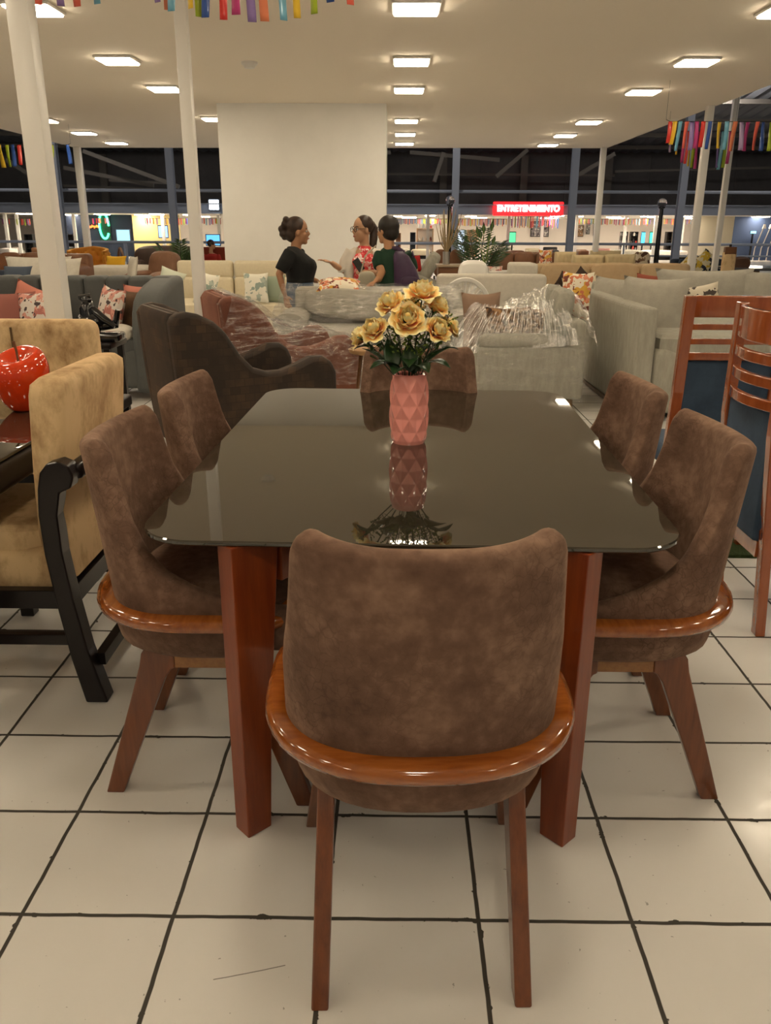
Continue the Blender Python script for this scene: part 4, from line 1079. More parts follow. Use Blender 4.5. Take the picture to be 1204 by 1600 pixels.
# ---- woman in black: stands behind the wrapped sofa, faces right
W1 = at(463, 400, 9.25); W1z = 0
t = thing('person', 'person in black t-shirt and jeans with pinned up hair, standing facing right', 'person', (W1.x, 9.25, 0))
b = MB(); P, rot = head(b, (.025, 0, 1.39), R(8), 1.19)
b.loft(orings([(.78, .02, 0, .145, .165), (.90, .02, 0, .13, .16), (1.0, .03, 0, .135, .165), (1.08, .02, 0, .125, .175), (1.17, -.02, 0, .09, .165), (1.22, -.03, 0, .055, .08)]))
b.tube([(-.05, -.16, 1.15), (-.12, -.205, 1.02), (-.165, -.21, .955), (-.14, -.21, .84), (-.115, -.205, .745)], [.055, .048, .040, .034, .026], 12)
hand(b, (-.112, -.205, .74), (.22, -.05, -1), (-.5, -1, 0), (1, -.3, .2), .5, .3, 1.0)
b.tube([(0, .17, 1.15), (.03, .20, .97), (.07, .18, .90), (.15, .12, .88), (.22, .06, .865)], [.052, .044, .038, .032, .025], 12)
hand(b, (.215, .062, .867), (1, -.45, -.25), (.2, -.2, 1), (.3, -1, .1), .5, .7, .95)
for sy in (-1, 1): b.tube([(.02, sy*.085, .80), (.02, sy*.09, .45), (0, sy*.09, .08)], [.085, .06, .04], 12)
for sy in (-1, 1): b.ell((.05, sy*.09, .035), (.11, .04, .035))
remesh(b.build('body', SKIN1, t), .009, 3); face(t, P, rot, 1.19)
b = MB(); b.loft(orings([(.855, .03, 0, .150, .185), (.90, .035, 0, .150, .18), (.96, .040, 0, .165, .185), (1.02, .050, 0, .172, .188), (1.07, .045, 0, .165, .188), (1.13, .01, 0, .125, .185), (1.19, -.025, 0, .088, .15), (1.232, -.035, 0, .060, .075)]))
b.ell((.135, -.07, 1.035), (.075, .075, .075)); b.ell((.135, .07, 1.035), (.075, .075, .075))
b.tube([(-.04, -.13, 1.17), (-.10, -.19, 1.07), (-.15, -.21, .985)], [.08, .075, .068], 14); b.tube([(0, .13, 1.17), (.02, .19, 1.08), (.035, .205, 1.0)], [.08, .07, .062], 14)
remesh(b.build('t_shirt', BLKSHIRT, t), .012, 5)
b = MB(); b.loft(orings([(.60, .015, 0, .155, .185), (.72, .015, 0, .165, .19), (.80, .025, 0, .158, .182), (.875, .03, 0, .142, .172)]))
for sy in (-1, 1): b.tube([(.02, sy*.09, .70), (.02, sy*.095, .45), (.0, sy*.095, .07)], [.105, .078, .06], 14)
remesh(b.build('jeans', DENIM, t), .014, 3)
b = MB(); b.ell(P(-.022, 0, .034), (.113, .099, .108), rot, 20, 14); b.ell(P(-.062, 0, -.03), (.070, .077, .085), rot, 14, 10)
for q, r in (((-.115, -.01, .055), .042), ((-.15, 0, .015), .036), ((-.14, -.005, -.03), .036), ((-.105, -.02, .095), .036), ((-.125, .01, -.06), .028)): b.ell(P(*q), (r, r, r))
remesh(b.build('hair', HAIRB, t), .010, 2)

# ---- woman in coral print dress and glasses: faces left, one hand raised
W2 = at(566, 400, 9.7)
t = thing('person', 'person with glasses, coral print dress and white cardigan, gesturing with one hand', 'person', (W2.x, 9.7, 0))
b = MB(); P, rot = head(b, (.0, 0, 1.412), R(212), 1.2)
b.loft(orings([(.80, .02, 0, .17, .12), (.95, .02, 0, .15, .115), (1.08, .02, 0, .155, .115), (1.17, .03, 0, .15, .10), (1.235, .025, .01, .06, .06)]))
b.tube([(-.12, 0, 1.17), (-.20, -.02, 1.04), (-.22, -.05, .965), (-.30, -.09, 1.02), (-.345, -.10, 1.055)], [.052, .045, .040, .034, .025], 12)
hand(b, (-.342, -.10, 1.052), (-1, -.15, .28), (.25, -.2, 1), (-.1, -1, .1), 1.0, .25, 1.05)
b.tube([(.17, 0, 1.17), (.23, -.04, 1.03), (.23, -.08, .93), (.14, -.16, .945), (.07, -.20, .965)], [.052, .045, .040, .033, .026], 12)
hand(b, (.075, -.20, .962), (-1, -.3, .12), (.1, -.3, 1), (-.3, .9, .3), .4, 1.1, 1.0)
for sx in (-1, 1): b.tube([(.02+sx*.08, 0, .80), (.02+sx*.08, 0, .45), (.02+sx*.08, 0, .08)], [.085, .06, .04], 12); b.ell((.02+sx*.08, -.05, .035), (.04, .11, .035))
remesh(b.build('body', SKIN2, t), .009, 3); face(t, P, rot, 1.2)
b = MB(); b.loft(orings([(.42, .02, 0, .22, .18), (.70, .02, 0, .20, .16), (.85, .02, 0, .178, .138), (.97, .02, 0, .160, .130), (1.06, .02, -.01, .168, .135), (1.13, .025, 0, .150, .118), (1.17, .03, 0, .118, .100), (1.205, .028, 0, .092, .082), (1.235, .02, .01, .066, .064)]))
for sx in (-1, 1): b.ell((.02+sx*.07, -.09, 1.06), (.07, .06, .065))
remesh(b.build('dress', DRESS, t), .012, 4)
b = MB()
for sx in (-1, 1):
    b.tube([(.02+sx*.085, 0, 1.205), (.02+sx*.125, -.01, 1.15), (.02+sx*.155, -.02, 1.05), (.02+sx*.165, -.02, .90), (.02+sx*.185, -.02, .66)], [.05, .085, .10, .105, .10], 16, .62, up=(0, 1, 0))
    b.tube([(.02+sx*.06, .05, 1.20), (.02+sx*.08, .09, 1.08), (.02+sx*.09, .11, .70)], [.05, .08, .10], 12)
b.tube([(-.12, 0, 1.17), (-.20, -.02, 1.05), (-.225, -.05, .965), (-.25, -.065, .985)], [.075, .066, .058, .05], 14); b.tube([(.16, 0, 1.17), (.23, -.04, 1.04), (.235, -.08, .93), (.20, -.11, .935)], [.075, .066, .058, .05], 14)
remesh(b.build('cardigan', CARDI, t), .012, 3)
b = MB(); b.ell(P(-.022, 0, .034), (.113, .097, .108), rot, 20, 14); b.tube([P(-.09, 0, .05), P(-.125, 0, 0), P(-.115, .01, -.09), P(-.10, .02, -.17), P(-.09, .02, -.22)], [.045, .050, .048, .040, .018], 12)
remesh(b.build('hair', HAIRB, t), .010, 2)
gl = MB()
for sy in (-1, 1): gl.tube([P(.094, sy*.034+.024*math.cos(a), -.006+.022*math.sin(a)) for a in [2*PI*k/14 for k in range(15)]], .0028, 6)
gl.tube([P(.096, -.010, -.002), P(.096, .010, -.002)], .0025, 6)
for sy in (-1, 1): gl.tube([P(.094, sy*.058, .0), P(.0, sy*.080, .004)], .0025, 6)
gl.build('eyeglasses', BLACKM, t)
ph = at(560, 414, 9.45)
phn = thing('mobile_phone', 'dark mobile phone held by the person in the coral dress', 'phone', ph)
q = MB().rbox((0, 0, 0), (.078, .012, .15), .005, rot=ry3(R(-35)) @ rx3(R(-20))).build('case', BLACKM, phn)
q = MB().box((0, -.0075, 0), (.068, .002, .135), ry3(R(-35)) @ rx3(R(-20))).build('screen', BLACK, phn, smooth=False)
hb = thing('handbag', 'grey beige handbag in front of the person in the coral dress', 'handbag', at(573, 437, 9.4))
remesh(MB().sq((0, 0, -.06), (.20, .12, .30), 3.5).build('body', BAGM, hb), .012, 2)
MB().tube([(-.07, 0, .06), (-.02, .05, .25), (.10, .12, .36)], .008, 8).build('strap', BAGM, hb)

# ---- woman with purple backpack: back to the camera, hand on the sofa
W3 = at(606, 400, 8.93)
t = thing('person', 'person in dark green t-shirt with short dark hair, seen from behind, hand on the sofa', 'person', (W3.x, 8.93, 0))
b = MB(); P, rot = head(b, (-.01, .03, 1.405), R(140), 1.18)
b.loft(orings([(.78, .05, .03, .175, .13), (.90, .05, .03, .155, .12), (1.05, .05, .03, .155, .12), (1.15, .05, .03, .155, .105), (1.225, .02, .03, .06, .06)]))
ht = at(579, 447, 8.66)-Vector((W3.x, 8.93, 0))
hw_ = Vector((ht.x+.055, ht.y+.03, ht.z+.05))
b.tube([(-.10, .02, 1.165), (-.085, -.045, 1.05), (-.065, -.08, .985), (hw_.x*.55-.03, -.15, .92), hw_], [.056, .050, .044, .036, .026], 12)
hand(b, hw_, (ht.x-hw_.x-.01, ht.y-hw_.y, ht.z-hw_.z+.015), (-.3, -.2, 1), (.2, -1, -.2), 1.0, .45, 1.0)
b.tube([(.20, .03, 1.16), (.27, .06, 1.0), (.27, .04, .88), (.24, -.02, .76)], [.056, .048, .04, .028], 12)
hand(b, (.24, -.02, .755), (-.1, -.2, -1), (1, -.3, 0), (0, -1, -.2), .5, .5, 1.0)
for sx in (-1, 1): b.tube([(.05+sx*.085, .03, .80), (.05+sx*.085, .03, .45), (.05+sx*.085, .03, .08)], [.085, .06, .04], 12); b.ell((.05+sx*.085, .07, .035), (.04, .11, .035))
remesh(b.build('body', SKIN3, t), .009, 3); face(t, P, rot, 1.18)
b = MB(); b.loft(orings([(.80, .05, .03, .185, .145), (.92, .05, .03, .168, .135), (1.05, .05, .03, .170, .138), (1.13, .05, .03, .172, .125), (1.19, .04, .03, .13, .10), (1.232, .02, .03, .07, .065)]))
b.tube([(-.07, .02, 1.165), (-.10, -.02, 1.09), (-.085, -.055, 1.035)], [.075, .072, .066], 14); b.tube([(.17, .03, 1.165), (.24, .05, 1.07), (.265, .055, 1.0)], [.075, .07, .06], 14)
remesh(b.build('t_shirt', GREENT, t), .012, 4)
b = MB(); b.loft(orings([(.55, .05, .03, .20, .16), (.72, .05, .03, .20, .155), (.84, .05, .03, .182, .142)]))
for sx in (-1, 1): b.tube([(.05+sx*.09, .03, .70), (.05+sx*.09, .03, .07)], [.10, .065], 14)
remesh(b.build('trousers', PANTS, t), .014, 3)
b = MB(); b.ell(P(-.018, 0, .030), (.117, .104, .110), rot, 20, 14); b.ell(P(-.040, 0, -.022), (.088, .092, .088), rot, 16, 10)
remesh(b.build('hair', HAIRK, t), .010, 2)
bp = thing('backpack', 'dark purple backpack on the back of the person in the green t-shirt', 'backpack', (W3.x+.185, 8.80, .98))
b = MB(); b.loft([[Vector((x*w_+ox, y*d_, z)) for x, y in [(math.copysign(abs(math.cos(a))**.7, math.cos(a)), math.copysign(abs(math.sin(a))**.7, math.sin(a))) for a in [2*PI*k/20 for k in range(20)]]] for z, w_, d_, ox in ((-.235, .09, .06, .03), (-.22, .135, .09, .03), (-.10, .14, .095, .02), (.05, .115, .085, -.01), (.17, .08, .065, -.05), (.215, .04, .035, -.075))])
b.build('body', PURPLE, bp, ang=70)
MB().tube([(-.02, .03, .20), (-.09, .06, .245), (-.16, .11, .24), (-.21, .17, .15)], .024, 8, .4).build('strap', PURPLE, bp)
MB().tube([(.08, .04, .16), (.07, .10, .20), (.06, .17, .14)], .022, 8, .4).build('strap', PURPLE, bp)
MB().sq((.04, -.095, -.11), (.18, .05, .16), 4).build('front_pocket', PURPLE, bp)
# ============================================================ SOFAS AND DECOR BEHIND
def span(u0, u1, v, y):
    a, b_ = at(u0, v, y), at(u1, v, y); return (a.x+b_.x)/2, abs(b_.x-a.x), (a.z+b_.z)/2
# cream sofa against the column
x, w_, z = span(272, 452, 405, 12.0)
cr = thing('sofa', 'cream sofa with tall headrests in front of the white column', 'sofa', (x, 11.75, 0))
MB().rbox((0, -.05, .17), (w_, .95, .26), .02).build('drawer_base', CREAM, cr)
for k in range(2):
    cx = (-.25+.5*k)*w_
    MB().sq((cx, -.10, .37), (w_/2-.01, .92, .20), 8).build('seat_cushion', CREAM, cr)
    MB().rbox((cx, .36, .58), (w_/2-.015, .18, .36), .05).build('back_cushion', CREAM, cr)
    MB().rbox((cx, .38, .86), (w_/2-.015, .16, .24), .05).build('headrest', CREAM, cr)
for sx in (-1, 1):
    for sy in (-1, 1): soft_chair_leg(sx*(w_/2-.1), sy*.35-.05, .05).build('leg', DKWOOD, cr)
LEAFP = blotch('leaf_print', srgb(232, 228, 212), [srgb(150, 165, 155), srgb(175, 185, 172)], 8, thr=.57)
SAGE = mat('sage_cloth', srgb(148, 160, 140), .85)
pillow('white pillow with grey leaf print on the right of the cream sofa', at(400, 450, 11.25), .33, .40, .13, LEAFP, R(6), R(-12))
pillow('sage green pillow beside the leaf print one on the cream sofa', at(425, 452, 11.4), .36, .38, .13, SAGE, R(-4), R(-12))
pillow('white leaf print pillow half behind the slim post on the cream sofa', at(322, 452, 11.25), .36, .44, .13, LEAFP, R(-25), R(-12), R(10))
pillow('pale green pillow left of the slim post on the cream sofa', at(268, 436, 11.4), .34, .26, .12, mat('pale_green_cloth', srgb(205, 210, 192), .85), R(12), R(-12), R(20))
# plastic garden chair behind the wrapped sofa
pc = thing('plastic_chair', 'white moulded plastic chair with fan slotted back behind the wrapped sofa', 'chair', (at(728, 440, 9.15).x, 9.35, 0))
fanb = MB(); zc = .56
for k in range(9):
    a = R(28+124*k/8); c_, s_ = math.cos(a), math.sin(a)
    fanb.tube([(c_*.05, -.02-.02*s_, zc-.03+s_*.05), (c_*.15, -.02-.06*s_, zc+s_*.22), (c_*.24, -.10, zc+s_*.32)], [.010, .013, .016], 6, .5)
fanb.build('back_slats', PLASTICW, pc)
MB().tube([(math.cos(a)*.275, -.09-.03*math.sin(a), zc+math.sin(a)*.335) for a in [R(-8+196*k/24) for k in range(25)]], .026, 8, .6).build('back_rim', PLASTICW, pc)
MB().rbox((0, .16, .43), (.44, .42, .035), .015).build('seat', PLASTICW, pc)
for sx in (-1, 1):
    MB().tube([(sx*.24, -.08, .60), (sx*.27, .1, .63), (sx*.26, .33, .60), (sx*.25, .36, .43)], .02, 8).build('armrest', PLASTICW, pc)
    for y in (-.08, .36): MB().tube([(sx*.20, y*.9, .43), (sx*.24, y, 0)], [.025, .016], 8).build('leg', PLASTICW, pc)
# beige sofa back and box arm behind the plastic chair (seen from behind)
x, w_, z = span(735, 842, 430, 9.9)
sofa('pale beige sofa seen from behind, beyond the white plastic chair', (x-.15, 10.3, 0), R(180), w_+.5, .9, .92, OFFW, n=2, backcush=False, armh=.6)
x, w_, z = span(797, 838, 415, 11.2)
ot = thing('storage_ottoman', 'tall off white upholstered block beside the tan sofa', 'ottoman', (x, 11.3, 0)); MB().rbox((0, 0, .52), (w_, .5, .96), .04).build('body', OFFW, ot)
for sx in (-1, 1):
    for sy in (-1, 1): soft_chair_leg(sx*w_*.35, sy*.18, .05).build('leg', DKWOOD, ot)
x, w_, z = span(835, 1076, 413, 12.2)
ts = sofa('long tan sofa with low padded back behind the corner sofa', (x, 11.8, 0), 0, w_, .95, .96, TAN, n=3, armw=.05, armh=.5, backcush=True)
DKP = mat('chocolate_cloth', srgb(52, 36, 28), .8)
pillow('chocolate pillow standing on its corner on the tan sofa', at(908, 442, 11.55), .32, .32, .12, DKP, 0, R(-10), R(40))
pillow('small chocolate pillow left of the striped pillow on the tan sofa', at(882, 442, 11.55), .24, .24, .10, DKP, 0, R(-10), R(30))
pillow('chocolate pillow right of the striped pillow on the tan sofa', at(932, 455, 11.5), .28, .26, .10, DKP, 0, R(-10), R(25))
STRIPE = mat('striped_cream_cloth', srgb(222, 208, 180), .85, c2=srgb(120, 80, 60), nscale=10, stretch=(6, 1, 1), contrast=(.6, .66), detail=0)
pillow('cream striped pillow in the middle of the tan sofa', at(905, 453, 11.42), .46, .36, .13, STRIPE, R(-8), R(-12), R(-6))
# dining cabinet with vase of dried branches
x, w_, z = span(684, 724, 411, 12.0)
cb = thing('cabinet', 'square brown wooden cabinet carrying a steel vase of dried branches', 'cabinet', (x, 12.1, 0))
MB().box((0, 0, .47), (w_, .5, .90)).build('body', WOODM, cb, smooth=False, bevel=.01); MB().box((0, 0, .93), (w_+.04, .54, .03)).build('top', mat('cabinet_top', (.34, .26, .18), .5), cb, smooth=False, bevel=.006)
MB().box((-.002, -.253, .47), (w_*.9, .012, .82)).build('door', WOODM, cb, smooth=False, bevel=.004); MB().box((.2*w_, -.266, .55), (.015, .02, .14)).build('handle', BLACKM, [o for o in cb.children if o.name.startswith('door')][0], smooth=False)
vs = thing('branch_vase', 'slim steel vase of dried branches on the brown cabinet', 'vase', (at(697, 408, 12.0).x, 12.05, .945))
MB().lathe([(.001, 0), (.05, 0), (.05, .17), (.045, .17), (.045, .02), (.001, .02)], 18).build('vase_body', mat('brushed_steel', (.5, .48, .45), .3, metal=1), vs)
br = MB(); rnd = random.Random(5)
for k in range(22):
    a = rnd.uniform(0, 2*PI); l = rnd.uniform(.35, .66); sp_ = rnd.uniform(.08, .22)
    br.tube([(0, 0, .05), (math.cos(a)*.03, math.sin(a)*.03, .2), (math.cos(a)*sp_*.6, math.sin(a)*sp_*.6, l*.7), (math.cos(a)*sp_, math.sin(a)*sp_, l+.1)], [.008, .009, .007, .003], 5)
br.build('branches', mat('dry_branch', (.30, .22, .12), .8), vs)
for k, (u, lb) in enumerate(((688, 'round backed brown chair left of the steel vase, behind the brown cabinet'), (712, 'round backed brown chair right of the steel vase, behind the brown cabinet'))):
    p = at(u, 405, 14.6); q = thing('bistro_chair', lb, 'chair', (p.x, 14.6, 0), 0, 'brown chairs behind the cabinet')
    MB().sq((0, .02, .86), (.25, .06, .46), 2.6).build('backrest', BROWNL, q); MB().rbox((0, .2, .46), (.25, .40, .08), .03).build('seat', BROWNL, q)
    for sx in (-1, 1):
        for y in (.02, .36): MB().tube([(sx*.10, y, .66 if y < .1 else .45), (sx*.11, y, 0)], .014, 6).build('leg', DKWOOD, q)
# grey recliner with red pillow
p = at(652, 420, 13.2)
gc = thing('recliner', 'grey reclining lounge chair behind the person with the backpack', 'armchair', (p.x+.02, 13.4, 0))
MB().sq((.12, 0, .78), (.20, .62, .66), 4, rot=ry3(.55)).build('backrest', LGREY, gc); MB().sq((-.12, 0, .42), (.62, .62, .18), 5).build('seat', LGREY, gc)
for sy in (-1, 1): MB().sq((.1, sy*.34, .52), (.62, .12, .36), 4, rot=ry3(.4)).build('armrest', LGREY, gc)
MB().box((0, 0, .17), (.6, .6, .34)).build('base', BLACKM, gc, smooth=False)
pillow('red pillow on the grey recliner', at(649, 412, 13.15), .22, .26, .10, mat('red_cloth', srgb(170, 25, 22), .8), R(40), R(-12))
# palm in a pot, white bed set, glass of greenery
def palm(label, loc, h_, spread, n, seed, potc):
    t = thing('potted_palm', label, 'plant', loc); rnd = random.Random(seed)
    MB().lathe([(.001, 0), (.12, 0), (.16, .3), (.14, .3), (.13, .27), (.001, .26)], 18).build('pot', potc, t)
    st = MB(); lf = MB()
    for k in range(n):
        a = 2*PI*k/n+rnd.uniform(-.3, .3); r = spread*rnd.uniform(.6, 1.05); hh = h_*rnd.uniform(.72, 1.05)
        P_ = [Vector((math.cos(a)*r*f, math.sin(a)*r*f, .26+(hh-.26)*(1.5*f-.62*f*f))) for f in [i/9 for i in range(10)]]
        st.tube(P_, [.010*(1-.8*i/9)+.002 for i in range(10)], 5)
        for i in range(2, 10):
            d = (P_[i]-P_[i-1]).normalized(); s_ = d.cross(Vector((0, 0, 1))).normalized()
            for sg in (-1, 1):
                for o_ in (0, .5):
                    b0 = P_[i-1].lerp(P_[i], o_); L_ = spread*.42*(1-.35*abs(i-5)/5); e = b0+(s_*sg*.8+d*.7+Vector((0, 0, -.25))).normalized()*L_; w0 = d*.016
                    lf.add([b0, b0.lerp(e, .4)+w0, e, b0.lerp(e, .4)-w0], [(0, 1, 2, 3)])
    st.build('stems', STEMG, t); lf.build('fronds', PALM, t, smooth=False, solid=.002)
    return t
palm('potted palm behind the beige sofa, left of the brown leather sofa', (at(748, 400, 14.0).x, 14.0, 0), 1.55, .55, 15, 3, BLACKM)
palm('potted palm left of the slim white post, behind the cream sofa', (at(280, 410, 13.95).x, 13.95, 0), 1.36, .42, 14, 9, BLACKM)
x, w_, z = span(715, 760, 432, 11.0)
bd = thing('covered_armchair', 'small white armchair draped with white cloth behind the plastic chair', 'armchair', (x, 11.2, 0))
MB().sq((.03, .05, .78), (.40, .26, .50), 3.5).build('backrest', PLASTICW, bd); MB().sq((-.02, -.06, .45), (.50, .44, .34), 4).build('seat', PLASTICW, bd); MB().sq((-.24, -.05, .62), (.16, .34, .30), 3).build('armrest', PLASTICW, bd); MB().sq((.24, -.05, .62), (.16, .34, .30), 3).build('armrest', PLASTICW, bd)
MB().box((0, 0, .15), (.46, .42, .30)).build('base', PLASTICW, bd, smooth=False)
dtb = thing('side_table', 'white side table holding a green sprig vase beyond the beige sofa', 'table', (at(764, 432, 11.75).x, 11.75, 0))
MB().box((.05, 0, .86), (.62, .4, .03)).build('top', PLASTICW, dtb, smooth=False)
for sx in (-.22, .32):
    for sy in (-.16, .16): MB().box((sx, sy, .42), (.035, .035, .85)).build('leg', PLASTICW, dtb, smooth=False)
gv = thing('bud_vase', 'small dark vase of tall green stems on the white side table', 'vase', (at(756, 425, 11.7).x, 11.7, .875))
MB().lathe([(.001, 0), (.035, 0), (.045, .05), (.022, .09), (.025, .10), (.018, .10), (.001, .02)], 14).build('vase_body', BLACK, gv)
q = MB(); l2 = MB()
for k in range(6):
    a = k*1.1; e = Vector((math.cos(a)*.12, math.sin(a)*.06, .42+.04*k)); q.tube([(0, 0, .05), e*.5, e], .004, 5); l2.add([e*.8, e*.9+Vector((.03, 0, .02)), e*1.1, e*.9-Vector((.03, 0, -.02))], [(0, 1, 2, 3)])
q.build('stems', LEAFL, gv); l2.build('leaves', PALM, gv, smooth=False, solid=.002)
pillow('pink and white floral pillow on the white side table', at(773, 426, 11.75), .22, .18, .08, FLORAL1, R(10), R(-10))
# leather and quilted sofas further back
x, w_, z = span(770, 878, 394, 18.0)
sofa('brown leather three seat sofa in front of the railing, facing the camera', (x, 18.2, 0), 0, w_, .95, .95, BROWNL, n=3, armw=.05, armh=.55)
pillow('white pillow with brown pattern against the brown leather sofa', at(852, 403, 17.85), .30, .34, .10, FLORAL2, R(10), R(-10))
QUILT = mat('quilted_cream_cloth', srgb(205, 185, 145), .8)
def quilt_sofa(u0, u1, v, y, lb):
    x, w_, z = span(u0, u1, v, y)
    t = thing('quilted_sofa', lb, 'sofa', (x, y+.3, 0), 0, 'cream quilted sofas')
    n = max(1, round(w_/.75)); cw = w_/n
    for k in range(n):
        b = MB()
        def fn(a, c, k=k):
            X = -w_/2+cw*(k+a); Z = .45+(z-.45)*c; e = min(1, min(a, 1-a)*12, min(c, 1-c)*8)
            dm = abs(((a*4+c*2.4) % 1)-.5)*abs(((a*4-c*2.4) % 1)-.5)
            return Vector((X, -.02-.07*e**.5+.10*dm*e, Z))
        b.grid(fn, 32, 18); b.box((-w_/2+cw*(k+.5), .06, .45+(z-.45)/2), (cw-.01, .14, z-.46)); b.build('quilted_back', QUILT, t)
        MB().sq((-w_/2+cw*(k+.5), -.42, .38), (cw-.01, .72, .18), 7).build('seat_cushion', QUILT, t)
    MB().rbox((0, -.35, .2), (w_-.02, .8, .22), .03).build('base', QUILT, t)
    for sx in (-1, 1):
        for y_ in (-.68, 0): soft_chair_leg(sx*(w_/2-.1), y_, .10).build('leg', DKWOOD, t)
    return t
quilt_sofa(872, 905, 394, 16.6, 'cream buttoned sofa end beside the brown leather sofa'); quilt_sofa(900, 950, 399, 15.6, 'cream quilted sofa left of its larger neighbour'); quilt_sofa(951, 1000, 398, 15.6, 'cream quilted sofa left of the patterned armchair'); quilt_sofa(928, 975, 392, 18.5, 'cream quilted sofa peeking behind the others')
x, w_, z = span(1000, 1024, 396, 17.5)
pa = thing('armchair', 'cream armchair with brown pattern in front of the right lamp post', 'armchair', (x, 17.8, 0)); PATN = blotch('brown_marble_print', srgb(215, 200, 175), [srgb(130, 100, 75), srgb(90, 60, 45)], 7)
MB().sq((0, .15, .68), (w_+.05, .2, .62), 4).build('backrest', PATN, pa); MB().sq((0, -.2, .38), (w_, .6, .25), 5).build('seat', PATN, pa)
MB().box((0, -.1, .13), (.3, .4, .26)).build('base', DKWOOD, pa, smooth=False)
# lamp posts with globes
for u, v0, y, lb, sp_ in [(1034, 318, 24.5, 'black lamp post with clear globe right of the red sign', 1), (703, 314, 24.5, 'black lamp post with clear globe left of the red sign', 1)]:
    p = at(u, v0, y); t = thing('lamp_post', lb, 'lamp', (p.x, y, 0), 0, 'black lamp posts with globes')
    MB().lathe([(.001, 0), (.16, 0), (.16, .06), (.08, .14), (.055, p.z-.15), (.09, p.z-.12), (.09, p.z-.09), (.001, p.z-.09)], 14).build('post', BLACK, t)
    g_ = mat('clear_globe', (.5, .5, .52), .05, trans=.85, ior=1.1); MB().ell((0, 0, p.z+.01), (.13, .13, .13), None, 18, 12).build('globe', g_, t)
# far right: navy sofa with floral pillows, dining chair and table
x, w_, z = span(1062, 1150, 402, 17.0)
sofa('navy sofa with patterned pillows beyond the right white posts', (x, 17.2, 0), 0, w_, .9, .86, NAVY, n=2, armw=.1)
NF = blotch('yellow_white_print', srgb(225, 215, 180), [srgb(40, 45, 60), srgb(215, 180, 60)], 10, thr=.55)
for u, v, lb in [(1078, 413, 'white and yellow print pillow at the left of the navy sofa'), (1104, 405, 'yellow print pillow between the posts on the navy sofa'), (1092, 416, 'white print pillow behind the right white post on the navy sofa')]:
    pillow(lb, at(u, v, 17.0), .34, .30, .10, NF, 0, R(-10), R(40))
p = at(1143, 400, 12.5)
t = thing('dining_chair', 'beige upholstered chair with dark wooden top beyond the corner sofa', 'chair', (p.x, 12.6, 0))
MB().rbox((0, .0, .72), (.19, .09, .80), .03).build('backrest', BEIGE, t); MB().rbox((0, -.005, 1.13), (.17, .08, .11), .01).build('top_rail', WOODM, t); MB().rbox((0, .22, .44), (.42, .42, .1), .03).build('seat', BEIGE, t)
MB().lathe([(.02, 1.185), (.02, 1.22), (.001, 1.22)], 8).build('knob', BLACKM, t)
for sx in (-1, 1):
    for y in (0, .38): MB().box((sx*.17, y, .2), (.04, .04, .4)).build('leg', DKWOOD, t, smooth=False)
p = at(1180, 410, 14.0)
t = thing('dining_table', 'brown round table with shiny top at the right beyond the corner sofa', 'table', (p.x+.15, 14.3, 0))
MB().lathe([(.001, .80), (.60, .80), (.62, .82), (.60, .84), (.001, .84)], 30).build('top', mat('glass_table_top', (.10, .10, .11), .05), t); MB().lathe([(.35, 0), (.3, .04), (.06, .1), (.06, .80)], 16).build('pedestal', WOODM, t)
p = at(1162, 402, 15.3)
t = thing('dining_chair', 'brown wooden chair at the round table on the right', 'chair', (p.x, 15.4, 0), R(20)); MB().sq((0, 0, .80), (.42, .06, .34), 3).build('backrest', WOODM, t); MB().rbox((0, -.2, .45), (.42, .42, .06), .02).build('seat', WOODM, t)
for sx in (-1, 1):
    for y in (0, -.38): MB().tube([(sx*.17, y, .66 if y == 0 else .43), (sx*.19, y, 0)], .02, 6).build('leg', WOODM, t)

# ---- left background
x, w_, z = span(-60, 116, 394, 12.0)
sofa('brown leather sofa behind the grey velvet sofa, left of the mustard armchair', (x, 12.3, 0), 0, w_, .95, 1.05, BROWNL, n=3, armw=.28, armh=.92)
pillow('cream pillow left of the thick post on the brown leather sofa', at(60, 424, 11.6), .9, .42, .2, OFFW, R(4), R(-20)); pillow('ivory pillow right of the thick post on the brown leather sofa', at(100, 425, 11.6), .5, .40, .18, OFFW, R(-10), R(-20))
x, w_, z = span(-30, 56, 408, 10.4)
sofa('dark teal sofa back low behind the grey velvet sofa at the left edge', (x, 10.4, 0), R(180), w_, .8, .93, NAVY, n=1, backcush=False)
pillow('small slate blue pillow on the dark teal sofa', at(27, 428, 9.8), .34, .2, .1, mat('slate_blue_cloth', srgb(70, 80, 95), .85), 0, R(-30))
x, w_, z = span(100, 157, 386, 15.0)
t = thing('armchair', 'mustard tufted tub armchair on the left by the thick post', 'armchair', (x, 15.2, 0))
b = MB()
def tuft(u, v):
    a = R(-20+220*u); r = .33+.0*v; z_ = .35+(.75)*v*(1-.10*abs(u-.5)*2)
    dm = 1 if False else 0
    pu, pv = u*8, v*3.2
    d = min(math.hypot((pu-round(pu))*1.0, (pv-round(pv))*1.0), math.hypot((pu-.5-round(pu-.5)), (pv-.5-round(pv-.5))))
    rr = r+.05*(1-min(1, d*3.2)) if .08 < v < .92 else r
    return Vector((rr*math.cos(a), .05+rr*math.sin(a)*.9, z_))
b.grid(tuft, 96, 40); b.build('tufted_back', MUSTARD, t, solid=.06)
MB().sq((0, -.02, .60), (.56, .60, .20), 5).build('seat_cushion', MUSTARD, t); MB().rbox((0, 0, .34), (.56, .5, .38), .04).build('base', MUSTARD, t)
for sx in (-1, 1):
    for sy in (-1, 1): soft_chair_leg(sx*.2, sy*.2, .16).build('leg', DKWOOD, t)
